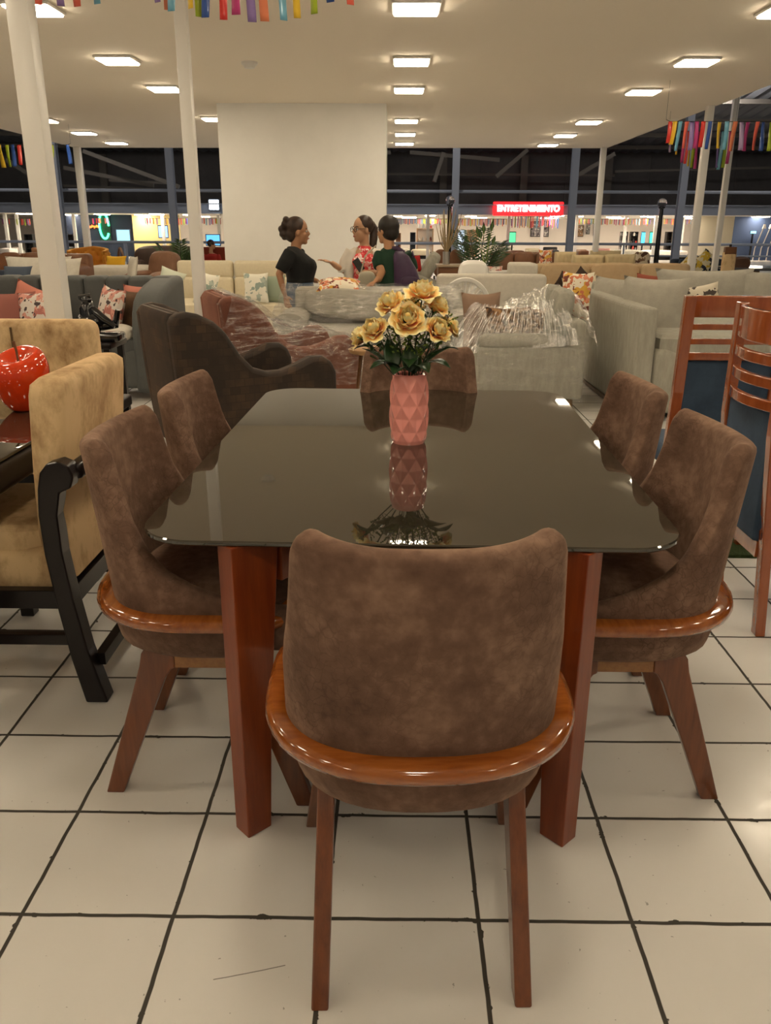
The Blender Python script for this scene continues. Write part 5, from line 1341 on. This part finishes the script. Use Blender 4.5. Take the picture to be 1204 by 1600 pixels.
pillow('yellow pillow on the mustard armchair', at(124, 412, 14.98), .36, .30, .12, mat('yellow_cloth', srgb(215, 165, 35), .85), R(15), R(-30)); pillow('bright yellow pillow on the cream daybed', at(181, 411, 14.0), .36, .24, .14, MATS['yellow_cloth'], R(-8), R(-20))
x, w_, z = span(120, 192, 418, 13.6)
t = thing('daybed', 'low cream daybed behind the grey velvet sofa', 'daybed', (x+.25, 13.9, 0)); MB().sq((0, 0, .66), (w_+.5, 1.0, .36), 5).build('mattress', OFFW, t); MB().box((0, 0, .25), (w_+.4, .9, .50)).build('base', OFFW, t, smooth=False)
t = MB().rbox((0, 0, 0), (.34, .26, .03), .004).build('magazine', mat('magazine_cover', (.25, .2, .17), .5)); t.location = at(131, 425, 12.9); tag(t, 'dark magazine lying on a pale cushion behind the grey sofa', 'magazine')
t.location.z = .62
o = MB().sq((0, 0, 0), (.62, .5, .14), 3).build('floor_cushion', OFFW); o.location = (t.location.x, t.location.y, .535); tag(o, 'rounded pale cushion under the dark magazine', 'cushion')
ot = thing('ottoman', 'round pale ottoman carrying the cushion with the magazine', 'ottoman', (t.location.x, t.location.y, 0)); MB().lathe([(.001, .04), (.28, .04), (.30, .1), (.30, .40), (.26, .462), (.001, .464)], 24).build('body', OFFW, ot)
for k in range(3): soft_chair_leg(.2*math.cos(k*2.1), .2*math.sin(k*2.1), .045).build('leg', DKWOOD, ot)
x, w_, z = span(190, 300, 384, 14.6)
t = thing('sofa', 'dark brown leather sofa with thick pillow top back behind the grey sofa', 'sofa', (x, 15.15, 0))
MB().sq((0, .15, .86), (w_, .36, .52), 4, 10).build('back_cushion', DKBROWN, t); MB().rbox((0, .0, .35), (w_-.04, .9, .55), .06).build('base', DKBROWN, t); MB().sq((-w_/2+.12, -.1, .58), (.28, .9, .60), 4).build('armrest', DKBROWN, t); MB().sq((w_/2-.12, -.1, .58), (.28, .9, .60), 4).build('armrest', DKBROWN, t)
MB().box((0, 0, .045), (w_-.3, .7, .09)).build('plinth', BLACKM, t, smooth=False)
x, w_, z = span(208, 268, 392, 12.8)
t = thing('recliner', 'taupe leather recliner with side wings in front of the dark brown sofa', 'armchair', (x, 12.9, 0), R(-25))
MB().sq((-.02, .22, .80), (w_*.92, .24, .56), 4, rot=rx3(-.25)).build('backrest', TAUPE, t); MB().sq((0, -.12, .44), (w_*.62, .6, .2), 5).build('seat_cushion', TAUPE, t)
for sx in (-1, 1): MB().sq((sx*w_*.40, -.05, .52), (.18, .8, .56), 4).build('armrest', TAUPE, t)
MB().box((0, 0, .14), (w_*.8, .7, .28)).build('base', BLACKM, t, smooth=False)
pillow('white pillow tucked beside the taupe recliner', at(207, 420, 12.3), .26, .36, .1, OFFW, R(-50), R(-12))
p = at(186, 400, 16.5)
t = thing('dining_chair', 'dark wooden chair with curved open back left of the dark brown sofa', 'chair', (p.x, 16.6, 0), R(-60))
MB().tube([(.2*math.cos(a), 0, .78+.26*math.sin(a)) for a in [R(-30+240*k/16) for k in range(17)]], .025, 8).build('back_hoop', WOODM, t); MB().rbox((0, -.2, .46), (.42, .42, .06), .02).build('seat', WOODM, t)
for sx in (-1, 1):
    for y in (0, -.38): MB().tube([(sx*.17, y, .66 if y == 0 else .44), (sx*.19, y, 0)], .02, 6).build('leg', WOODM, t)
# coffee table on the left
p = at(152, 412, 17.0)
t = thing('side_table', 'small grey side table beyond the mustard armchair', 'table', (p.x+.1, 17.2, 0)); MB().box((0, 0, .80), (.5, .4, .06)).build('top', LGREY, t, smooth=False); MB().box((0, 0, .58), (.34, .3, .36)).build('shelf', WOODM, t, smooth=False); MB().box((0, 0, .2), (.06, .06, .40)).build('leg', BLACKM, t, smooth=False); MB().box((0, 0, .01), (.3, .3, .02)).build('foot', BLACKM, t, smooth=False)

# distant seated person beyond the slim post
p = at(331, 392, 22.0)
t = thing('person', 'distant person in red top sitting beyond the slim white post', 'person', (p.x, 22.0, 0))
b = MB(); P, rot = head(b, (0, 0, 1.02), R(20), 1.0)
b.loft(orings([(.45, 0, 0, .17, .15), (.6, 0, 0, .15, .13), (.74, 0, 0, .16, .13), (.81, 0, 0, .06, .07)]))
for sx in (-1, 1):
    b.tube([(sx*.15, 0, .76), (sx*.2, -.05, .60), (sx*.14, -.2, .54)], [.05, .042, .03], 10); hand(b, (sx*.14, -.2, .54), (-sx*.2, -1, 0), (0, 0, 1), (-sx, 0, .2))
    b.tube([(sx*.09, 0, .50), (sx*.1, -.42, .50), (sx*.1, -.42, .08)], [.09, .07, .045], 10); b.ell((sx*.1, -.47, .035), (.045, .11, .035))
remesh(b.build('body', SKIN3, t), .012, 3)
face(t, P, rot, 1.0)
b = MB(); b.loft(orings([(.46, 0, 0, .185, .165), (.6, 0, 0, .165, .145), (.74, 0, 0, .172, .14), (.80, 0, 0, .09, .085)])); 
for sx in (-1, 1): b.tube([(sx*.14, 0, .76), (sx*.2, -.05, .62)], [.07, .06], 10)
remesh(b.build('t_shirt', mat('red_shirt', srgb(165, 40, 28), .8), t), .014, 3)
b = MB(); b.ell(P(-.02, 0, .03), (.100, .088, .096), rot, 16, 12); remesh(b.build('hair', HAIRB, t), .012, 2)
b = MB()
for sx in (-1, 1): b.tube([(sx*.09, .02, .50), (sx*.1, -.42, .50), (sx*.1, -.42, .12)], [.105, .085, .06], 10)
remesh(b.build('trousers', PANTS, t), .014, 2)
x_ = p.x
t = thing('armchair', 'rust red armchair carrying the distant seated person', 'armchair', (x_, 22.1, 0)); MB().rbox((0, .05, .22), (.7, .6, .36), .05).build('seat', mat('rust_red_cloth', srgb(140, 55, 30), .8), t); MB().rbox((0, .32, .55), (.7, .16, .80), .05).build('backrest', MATS['rust_red_cloth'], t)

# ============================================================ FAR SHOP
def far_light(u, v, y, lb):
    p = at(u, v, y); t = thing('far_ceiling_light', lb, 'ceiling light', (p.x, y, 2.06), 0, 'ceiling lights of the far shop')
    MB().rbox((0, 0, -.02), (.50, .9, .04), .01).build('diffuser', LITFAR, t); MB().box((0, 0, -.003), (.56, .96, .012)).build('frame', POST, t, smooth=False)
for i, (u, nb) in enumerate([(40, 'left of the thick post'), (92, 'right of the thick post'), (113, 'by the far left post'), (160, 'above the mustard armchair'), (222, 'above the yellow wall'), (245, 'left of the slim post'), (297, 'behind the slim post'), (620, 'right of the column'), (672, 'above the dried branches'), (735, 'above the palm'), (870, 'right of the red sign'), (900, 'right of the blue column'), (958, 'beside the far right post'), (1012, 'left of the lamp post'), (1022, 'by the lamp post'), (1070, 'above the shop screen'), (1115, 'above the cream wall'), (1136, 'right of the cream wall'), (1188, 'above the slate blue wall')]):
    far_light(u, 340, 41.6+(i*37 % 5)*.8, 'far shop ceiling light %s' % nb)
for x in range(-16, 18, 4):
    t = thing('far_ceiling_light', 'far shop ceiling light deep inside the shop', 'ceiling light', (x+.7, 50.0, 2.06), 0, 'ceiling lights of the far shop')
    MB().rbox((0, 0, -.02), (.8, 1.2, .04), .01).build('diffuser', LITFAR, t)
# red back-lit sign
RSIGN = mat('red_halo_glow', (.6, .01, .01), .5, emit=2.2, ecol=(1, .012, .015))
WLET = mat('white_lit_letters', (1, .9, .9), .5, emit=9, ecol=(1, .80, .80))
a, b_ = at(776, 326, 39.3), at(878, 326, 39.3)
t = thing('neon_sign', 'red glowing sign with white letters reading ENTRETENIMIENTO', 'sign', ((a.x+b_.x)/2, 39.68, (a.z+b_.z)/2)); sw = b_.x-a.x
MB().rbox((0, .04, 0), (sw+.26, .10, .60), .25, 5).build('glow_panel', RSIGN, t)
cu = bpy.data.curves.new('letters', 'FONT'); cu.body = 'ENTRETENIMIENTO'; cu.align_x = 'CENTER'; cu.align_y = 'CENTER'; cu.size = .36; cu.extrude = .02; cu.offset = .012
to = bpy.data.objects.new('tmp', cu); COL.objects.link(to); bpy.context.view_layer.update()
me = bpy.data.meshes.new_from_object(to.evaluated_get(bpy.context.evaluated_depsgraph_get())); bpy.data.objects.remove(to)
lt = bpy.data.objects.new('letters', me); COL.objects.link(lt); lt.parent = t; me.materials.clear(); me.materials.append(WLET)
xs = [q.co.x for q in me.vertices]; lt.scale = ((sw*.96)/(max(xs)-min(xs)), 1, 1); lt.rotation_euler = (PI/2, 0, 0); lt.location = (0, -.04, 0)
lt['label'] = 'white lit letters'
# small white lit sign left of the column
t = thing('light_box_sign', 'small white lit box sign left of the white column', 'sign', at(334, 320, 39.72)); MB().rbox((0, 0, 0), (.42, .1, .42), .02).build('face', mat('white_light_box', (1, 1, 1), .5, emit=7, ecol=(.85, .95, 1)), t); MB().box((0, .06, 0), (.5, .05, .5)).build('housing', STEELD, t, smooth=False)
# neon green ring and orange script on the navy partition
GN = mat('green_neon', (.1, 1, .5), .5, emit=5, ecol=(.05, 1, .45))
p = at(163, 353, 44.8)
t = thing('neon_ring', 'tall green neon loop in front of the navy partition', 'sign', p); q = [(.24*math.copysign(abs(math.cos(a))**.9, math.cos(a)), -.05, .62*math.sin(a)) for a in [2*PI*k/30 for k in range(28)]]
MB().tube(q, .05, 8).build('tube', GN, t); MB().rbox((0, .04, -.1), (.6, .05, 1.5), .02).build('panel', mat('dark_green_panel', (.01, .05, .03), .4), t)
p = at(146, 354, 44.86)
t = thing('script_sign', 'small glowing orange script sign on the navy partition', 'sign', p)
MB().tube([(-.26+.52*k/30, 0, .05*math.sin(k*1.3)+.03*math.cos(k*.5)) for k in range(31)], .03, 6).build('tube', mat('orange_neon', (1, .2, .03), .5, emit=2.5, ecol=(1, .16, .03)), t); MB().box((0, .04, 0), (.62, .03, .26)).build('plate', BLACKM, t, smooth=False)
# shop fixtures built where they stand
def stand_on_floor(z): return max(.06, z)
def screen(u0, v0, u1, v1, y, lb, col, e, frame=BLACK):
    a, b_ = at(u0, v1, y), at(u1, v0, y); w_, h_ = b_.x-a.x, b_.z-a.z
    t = thing('display_screen', lb, 'screen', ((a.x+b_.x)/2, y, 0))
    hs = MB().box((0, 0, a.z+h_/2), (w_, .06, h_)).build('housing', frame, t, smooth=False); MB().box((0, -.035, a.z+h_/2), (w_*.9, .012, h_*.88)).build('screen', mat('screen_'+lb.split()[0]+str(int(u0)), col, .2, emit=e, ecol=col), hs, smooth=False)
    MB().box((0, .02, a.z/2), (.08, .05, a.z)).build('stand', frame, t, smooth=False); MB().box((0, .02, .015), (min(.5, w_), .3, .03)).build('foot', frame, t, smooth=False)
screen(183, 358, 203, 380, 38, 'grey framed screen showing pale blue sea by the yellow wall', (.35, .65, .75), 1.2, STEEL)
screen(322, 366, 344, 384, 40, 'blue glowing screen just left of the white column', (.1, .38, .9), 1.5)
screen(248, 352, 262, 372, 43, 'violet blue screen left of the slim post', (.25, .4, .9), 1.2)
screen(1000, 362, 1008, 381, 45, 'turquoise lit display cabinet left of the green one', (.05, .45, .9), 2.0)
screen(1013, 362, 1023, 381, 45, 'green lit display cabinet left of the right lamp post', (.04, .6, .28), 1.6)
screen(1083, 346, 1093, 394, 44, 'tall blue white lit screen behind the right white post', (.35, .68, 1), 1.8)
screen(794, 362, 806, 382, 46, 'green lit cooler under the red sign', (.1, .6, .3), 1.0)
screen(1171, 361, 1181, 365, 42.6, 'small cyan light bar on the slate blue wall', (.2, .75, 1), 2.0)
def fixture(kind, u0, v0, u1, v1, y, lb, col, cat, shelves=3, back=None):
    a, b_ = at(u0, v1, y), at(u1, v0, y); w_, h_ = max(.15, b_.x-a.x), b_.z
    t = thing(kind, lb, cat, ((a.x+b_.x)/2, y, 0)); m_ = col
    for sx in (-1, 1): MB().box((sx*(w_/2-.02), 0, h_/2), (.04, .35, h_)).build('side_panel', m_, t, smooth=False)
    MB().box((0, .16, h_/2), (w_, .02, h_)).build('back_panel', back or m_, t, smooth=False)
    for k in range(shelves+1): MB().box((0, 0, .04+(h_-.06)*k/shelves), (w_-.06, .34, .035)).build('shelf', m_, t, smooth=False)
    return t
def stock(t, w_, zs, n, pal, seed, grp, where):
    rnd = random.Random(seed)
    for z in zs:
        for k in range(n):
            h_ = rnd.uniform(.10, .24); c = pal[rnd.randrange(len(pal))]; x = t.location.x-w_/2+w_*(k+.5)/n
            o = MB().lathe([(.001, 0), (.05, 0), (.06, h_*.5), (.03, h_*.8), (.03, h_), (.001, h_)], 8).build('ornament', mat('ornament_%d%d%d' % tuple(int(q*99) for q in c), c, .4))
            o.location = (x, t.location.y-.05, z+.02); tag(o, 'small ornament on the shelves %s' % where, 'ornament', grp)
PAL = [(.7, .1, .08), (.8, .75, .65), (.05, .05, .06), (.6, .3, .1), (.5, .5, .5), (.2, .05, .04)]
f1 = fixture('shelving_unit', 618, 364, 626, 402, 46, 'dark shelving unit just right of the person with the backpack', WOODM, 'shelves', 3); f2 = fixture('shelving_unit', 650, 357, 677, 402, 45, 'pale oak shelving unit right of the column', LWOOD, 'shelves', 2, SHOPW)
stock(f2, .8, [.06, .83, 1.45], 4, PAL, 2, 'ornaments on the pale oak shelves', 'right of the column')
fixture('shelving_unit', 640, 363, 649, 402, 47, 'narrow dark blue shelving rack right of the column', STEELD, 'shelves', 3)
fixture('refrigerator', 713, 359, 727, 402, 45, 'steel refrigerator with glass doors left of the palm', STEEL, 'refrigerator', 1, mat('lit_fridge_back', (.6, .75, .9), .4, emit=.8, ecol=(.7, .85, 1)))
fixture('wardrobe', 728, 359, 746, 402, 46, 'light brown wardrobe behind the palm', LWOOD, 'wardrobe', 1)
f3 = fixture('shelving_unit', 966, 362, 980, 402, 46, 'dark display cabinet of glassware left of the red stocked one', DKWOOD, 'cabinet', 4); f4 = fixture('shelving_unit', 981, 362, 996, 402, 46, 'dark display cabinet stocked in red and white', DKWOOD, 'cabinet', 4)
stock(f3, .4, [.06, .4, .75, 1.1], 3, [(.5, .5, .5), (.6, .6, .62)], 3, 'glassware in the dark cabinet', 'of the glassware cabinet'); stock(f4, .45, [.06, .4, .75, 1.1], 3, PAL, 4, 'ornaments in the red stocked cabinet', 'of the red and white cabinet')
fixture('shelving_unit', 1036, 362, 1049, 402, 46, 'dark cabinet right of the right lamp post', DKWOOD, 'cabinet', 3)
f5 = fixture('shelving_unit', 886, 368, 897, 402, 45, 'small rack of red ornaments right of the blue column', WOODM, 'shelves', 4); stock(f5, .3, [.06, .4, .75, 1.05], 2, [(.6, .12, .06), (.7, .35, .1)], 6, 'ornaments on the small rack', 'right of the blue column')
fixture('shelving_unit', 44, 366, 52, 402, 44, 'black rack left of the thick post', BLACKM, 'shelves', 3); fixture('shelving_unit', 104, 366, 116, 402, 44, 'dark rack right of the thick post', DKWOOD, 'shelves', 3)
def picture(u0, v0, u1, v1, y, lb, col):
    a, b_ = at(u0, v1, y), at(u1, v0, y)
    t = thing('wall_picture', lb, 'picture', ((a.x+b_.x)/2, y, (a.z+b_.z)/2)); w_, h_ = b_.x-a.x, b_.z-a.z
    MB().box((0, 0, 0), (w_, .04, h_)).build('frame', BLACKM, t, smooth=False); MB().box((0, -.022, 0), (w_*.9, .01, h_*.9)).build('canvas', blotch('print_%d' % u0, col, [tuple(x*.35 for x in col), (.6, .58, .55)], 5), t, smooth=False)
picture(828, 346, 858, 370, 53.9, 'grey horizontal picture on the far wall under the red sign', (.22, .20, .22)); picture(893, 352, 912, 370, 53.9, 'brown picture on the far wall left of the far right post', (.30, .18, .10)); picture(915, 349, 922, 366, 53.9, 'narrow grey picture on the far wall', (.2, .2, .2)); picture(926, 349, 932, 368, 53.9, 'narrow dark picture on the far wall by the far right post', (.15, .13, .12))
# low furniture of the far shop
def low(u0, v0, u1, y, lb, m_, cat='sofa'):
    a, b_ = at(u0, v0, y), at(u1, v0, y); h_ = max(.3, a.z); w_ = b_.x-a.x
    t = thing('far_'+cat.replace(' ', '_'), lb, cat, ((a.x+b_.x)/2, y, 0))
    MB().rbox((0, .3, h_/2+.04), (w_, .2, h_-.08), .05).build('backrest', m_, t); MB().sq((0, -.1, .32), (w_*.96, .8, .3), 6).build('seat', m_, t); MB().box((0, 0, .09), (w_*.9, .7, .18)).build('base', DKWOOD, t, smooth=False)
LOW = [(4, 388, 22, 'pale low sofa in the far shop at the left edge', SHOPW), (24, 392, 34, 'white low armchair in the far shop at the left', SHOPW), (54, 390, 66, 'brown armchair in the far shop left of the thick post', WOODM), (92, 386, 112, 'dark armchair in the far shop right of the thick post', DKWOOD), (118, 392, 134, 'white armchair in the far shop by the far left post', SHOPW),
 (600, 388, 640, 'pale sofa in the far shop right of the column', OFFW), (642, 391, 672, 'cream sofa in the far shop behind the grey recliner', CREAM), (770, 390, 788, 'white armchair in the far shop under the red sign', SHOPW), (795, 392, 818, 'brown armchair in the far shop under the red sign', TAUPE), (822, 388, 846, 'cream round armchair in the far shop under the red sign', CREAM), (850, 386, 872, 'dark armchair in the far shop left of the blue column', BLACKM), (900, 390, 918, 'brown armchair in the far shop right of the blue column', WOODM), (936, 388, 955, 'pink armchair in the far shop beside the far right post', mat('pale_pink_cloth', srgb(235, 190, 180), .8)), (958, 392, 995, 'grey sofa in the far shop before the display cabinets', LGREY), (1000, 392, 1050, 'white long sofa in the far shop behind the right lamp post', SHOPW), (1054, 394, 1070, 'white sofa in the far shop beside the blue column', SHOPW)]
for i, (u0, v0, u1, lb, m_) in enumerate(LOW): low(u0, v0, u1, 41.5+(i*7 % 4)*.9, lb, m_, 'armchair' if 'armchair' in lb else 'sofa')
for u, y, lb in [(12, 42.5, 'thin cream post of the far shop at the left edge'), (30, 43, 'thin cream post of the far shop left of the thick post'), (118, 42.5, 'thin cream post of the far shop by the far left post'), (256, 42, 'thin cream post of the far shop left of the slim post'), (343, 43, 'thin cream post of the far shop at the column edge'), (668, 42, 'thin cream post of the far shop by the oak shelves'), (793, 42, 'thin cream post of the far shop under the sign'), (846, 43, 'thin cream post of the far shop right under the sign'), (899, 42, 'thin cream post of the far shop right of the blue column'), (975, 43.5, 'thin cream post of the far shop at the display cabinets'), (1022, 42, 'thin cream post of the far shop by the green cabinet'), (1064, 43, 'thin cream post of the far shop beside the right blue column')]:
    o = MB().box((0, 0, 1.03), (.14, .14, 2.06)).build('shop_post', POST, None, smooth=False); o.location = (at(u, 370, y).x, y, 0); tag(o, lb, 'post', 'thin posts of the far shop')
for k, (u, v, lb) in enumerate([(1176, 378, 'left floor lamp arm against the slate blue wall'), (1186, 380, 'middle floor lamp arm against the slate blue wall'), (1197, 381, 'right floor lamp arm against the slate blue wall')]):
    p = at(u, 400, 42); t = thing('floor_lamp', lb, 'lamp', (p.x, 42, 0), 0, 'floor lamps by the slate blue wall'); MB().tube([(0, 0, 0), (.03, 0, .6), (.32, 0, 1.55)], .03, 6).build('pole', SHOPW, t); MB().lathe([(.2, 0), (.18, .03), (.001, .04)], 12).build('base', SHOPW, t); s2 = MB().lathe([(.05, .1), (.1, -.1)], 10, (.34, 0, 1.6)).build('lamp_shade', SHOPW, t)

# ============================================================ BUNTING
RC = {'red': (.66, .04, .03), 'orange': (.75, .22, .10), 'yellow': (.80, .52, .03), 'lime': (.36, .47, .02), 'blue': (.03, .09, .36), 'sky': (.16, .42, .58), 'purple': (.26, .17, .42), 'pink': (.55, .05, .22), 'coral': (.80, .14, .09), 'lilac': (.40, .30, .50)}
RM = {k: mat('ribbon_'+k, c, .35, coat=.3) for k, c in RC.items()}
def garland(lb, items, y, zt_px, wpx, slope=0.0, seed=0, parts=True):
    """items: (u, v_bottom, colour); ribbons hang from a string at v = zt_px"""
    rnd = random.Random(seed); u0, u1 = items[0][0], items[-1][0]
    c = at((u0+u1)/2, zt_px, y); t = thing('bunting', lb, 'bunting', c, 0, 'ribbon bunting')
    pts = []
    for u, vb, col in items:
        a = at(u, zt_px, y); b_ = at(u, vb, y); hw = wpx*y/1351/2*rnd.uniform(.8, 1.1)
        x = a.x-c.x+slope*(b_.z-a.z)*0; h_ = a.z-b_.z; ph = rnd.uniform(0, 6); sw = rnd.uniform(-.02, .02)
        def fn(uu, vv, x=b_.x-c.x, h_=h_, hw=hw, ph=ph, sw=sw):
            return Vector((x+(uu*2-1)*hw*math.cos(.5*math.sin(vv*2+ph))+sw*vv, .02*math.sin(vv*3+ph)+.012*(uu*2-1)*math.sin(ph+vv*2), -h_*vv))
        o = MB().grid(fn, 2, 10).build('ribbon', RM[col], t, solid=.0012); o['label'] = col+' ribbon'
        pts.append((b_.x-c.x, 0, 0))
    MB().tube([(pts[0][0]-.05, 0, .02)]+pts+[(pts[-1][0]+.05, 0, .02)], .004, 5).build('string', BLACKM, t)
    for x in (pts[0][0]-.05, pts[-1][0]+.05):
        wx = c.x+x; zt = (3.05 if -6.9 < wx < 4.4 and y < 18.8 else roofz(y))-c.z
        MB().tube([(x, 0, .02), (x, 0, zt)], .0015, 4).build('hanging_cord', BLACKM, t)
garland('row of coloured ribbons hanging along the top edge near the camera', [(62, 6, 'coral'), (90, 8, 'purple'), (122, 12, 'coral'), (156, 6, 'sky'), (245, 5, 'purple'), (262, 15, 'orange'), (275, 19, 'sky'), (301, 14, 'yellow'), (310, 25, 'lime'), (328, 29, 'blue'), (350, 32, 'red'), (372, 22, 'pink'), (390, 33, 'purple'), (409, 32, 'orange'), (437, 31, 'sky'), (461, 27, 'yellow'), (491, 22, 'lime'), (512, 4, 'blue'), (542, 6, 'coral'), (566, -4, 'pink')], 4.6, -85, 12, seed=2)
garland('upper row of coloured ribbons by the right white post', [(1043, 224, 'red'), (1050, 226, 'yellow'), (1057, 236, 'sky'), (1068, 232, 'coral'), (1076, 235, 'purple'), (1083, 232, 'pink'), (1093, 230, 'red'), (1103, 233, 'blue'), (1119, 232, 'yellow'), (1129, 234, 'sky'), (1142, 236, 'orange'), (1153, 235, 'lilac'), (1163, 236, 'pink'), (1177, 235, 'coral'), (1187, 236, 'blue'), (1199, 236, 'lime'), (1212, 236, 'yellow')], 10.6, 190, 6.5, seed=3)
garland('lower row of thin ribbons behind the right white post', [(1046, 238, 'lilac'), (1056, 242, 'yellow'), (1064, 254, 'pink'), (1070, 256, 'red'), (1075, 260, 'yellow'), (1079, 262, 'lime'), (1085, 264, 'pink'), (1091, 270, 'yellow'), (1096, 270, 'red'), (1101, 268, 'red'), (1117, 262, 'purple'), (1122, 265, 'sky'), (1127, 262, 'lime'), (1135, 256, 'pink')], 13.2, 205, 4.5, seed=4)
garland('row of ribbons beyond the thick post at the left edge', [(-12, 260, 'pink'), (4, 262, 'yellow'), (15, 261, 'lime'), (24, 260, 'blue'), (33, 258, 'red'), (82, 246, 'lime'), (109, 256, 'blue')], 15.0, 226, 6.5, seed=5)
def far_garland(lb, u0, u1, v0, v1, y, n, seed):
    rnd = random.Random(seed); a, b_ = at(u0, v0, y), at(u1, v0, y); zl = at(u0, v1, y).z
    t = thing('bunting', lb, 'bunting', ((a.x+b_.x)/2, y, a.z), 0, 'ribbon bunting of the far shop'); w_ = b_.x-a.x; cols = list(RM)
    for k in range(n):
        x = -w_/2+w_*(k+.5)/n; h_ = (a.z-zl)*rnd.uniform(.75, 1.05)
        o = MB().box((x, rnd.uniform(-.3, .3), -h_/2), (w_/n*.55, .006, h_)).build('ribbon', RM[cols[rnd.randrange(len(cols))]], t, smooth=False)
    MB().tube([(-w_/2, 0, 0), (w_/2, 0, 0)], .01, 5).build('string', BLACKM, t)
    for x in (-w_/2, w_/2): MB().tube([(x, 0, 0), (x, 0, 2.06-a.z)], .008, 4).build('hanging_cord', BLACKM, t)
far_garland('far ribbons at the left edge behind the thick post', 0, 52, 342, 352, 43, 22, 1); far_garland('far ribbons over the navy partition', 128, 170, 341, 350, 43, 16, 2); far_garland('far ribbons either side of the slim post', 225, 345, 341, 351, 43, 40, 3)
far_garland('far ribbons right of the column', 612, 700, 342, 351, 43, 40, 4); far_garland('far ribbons left below the red sign', 712, 800, 342, 353, 43, 38, 5); far_garland('far ribbons below the red sign', 800, 872, 338, 356, 42.2, 32, 6); far_garland('far ribbons right of the blue column', 890, 950, 342, 351, 43, 26, 7); far_garland('far ribbons above the display cabinets', 950, 1030, 342, 352, 43, 36, 8); far_garland('far ribbons right of the lamp post', 1036, 1082, 342, 351, 43, 18, 9)
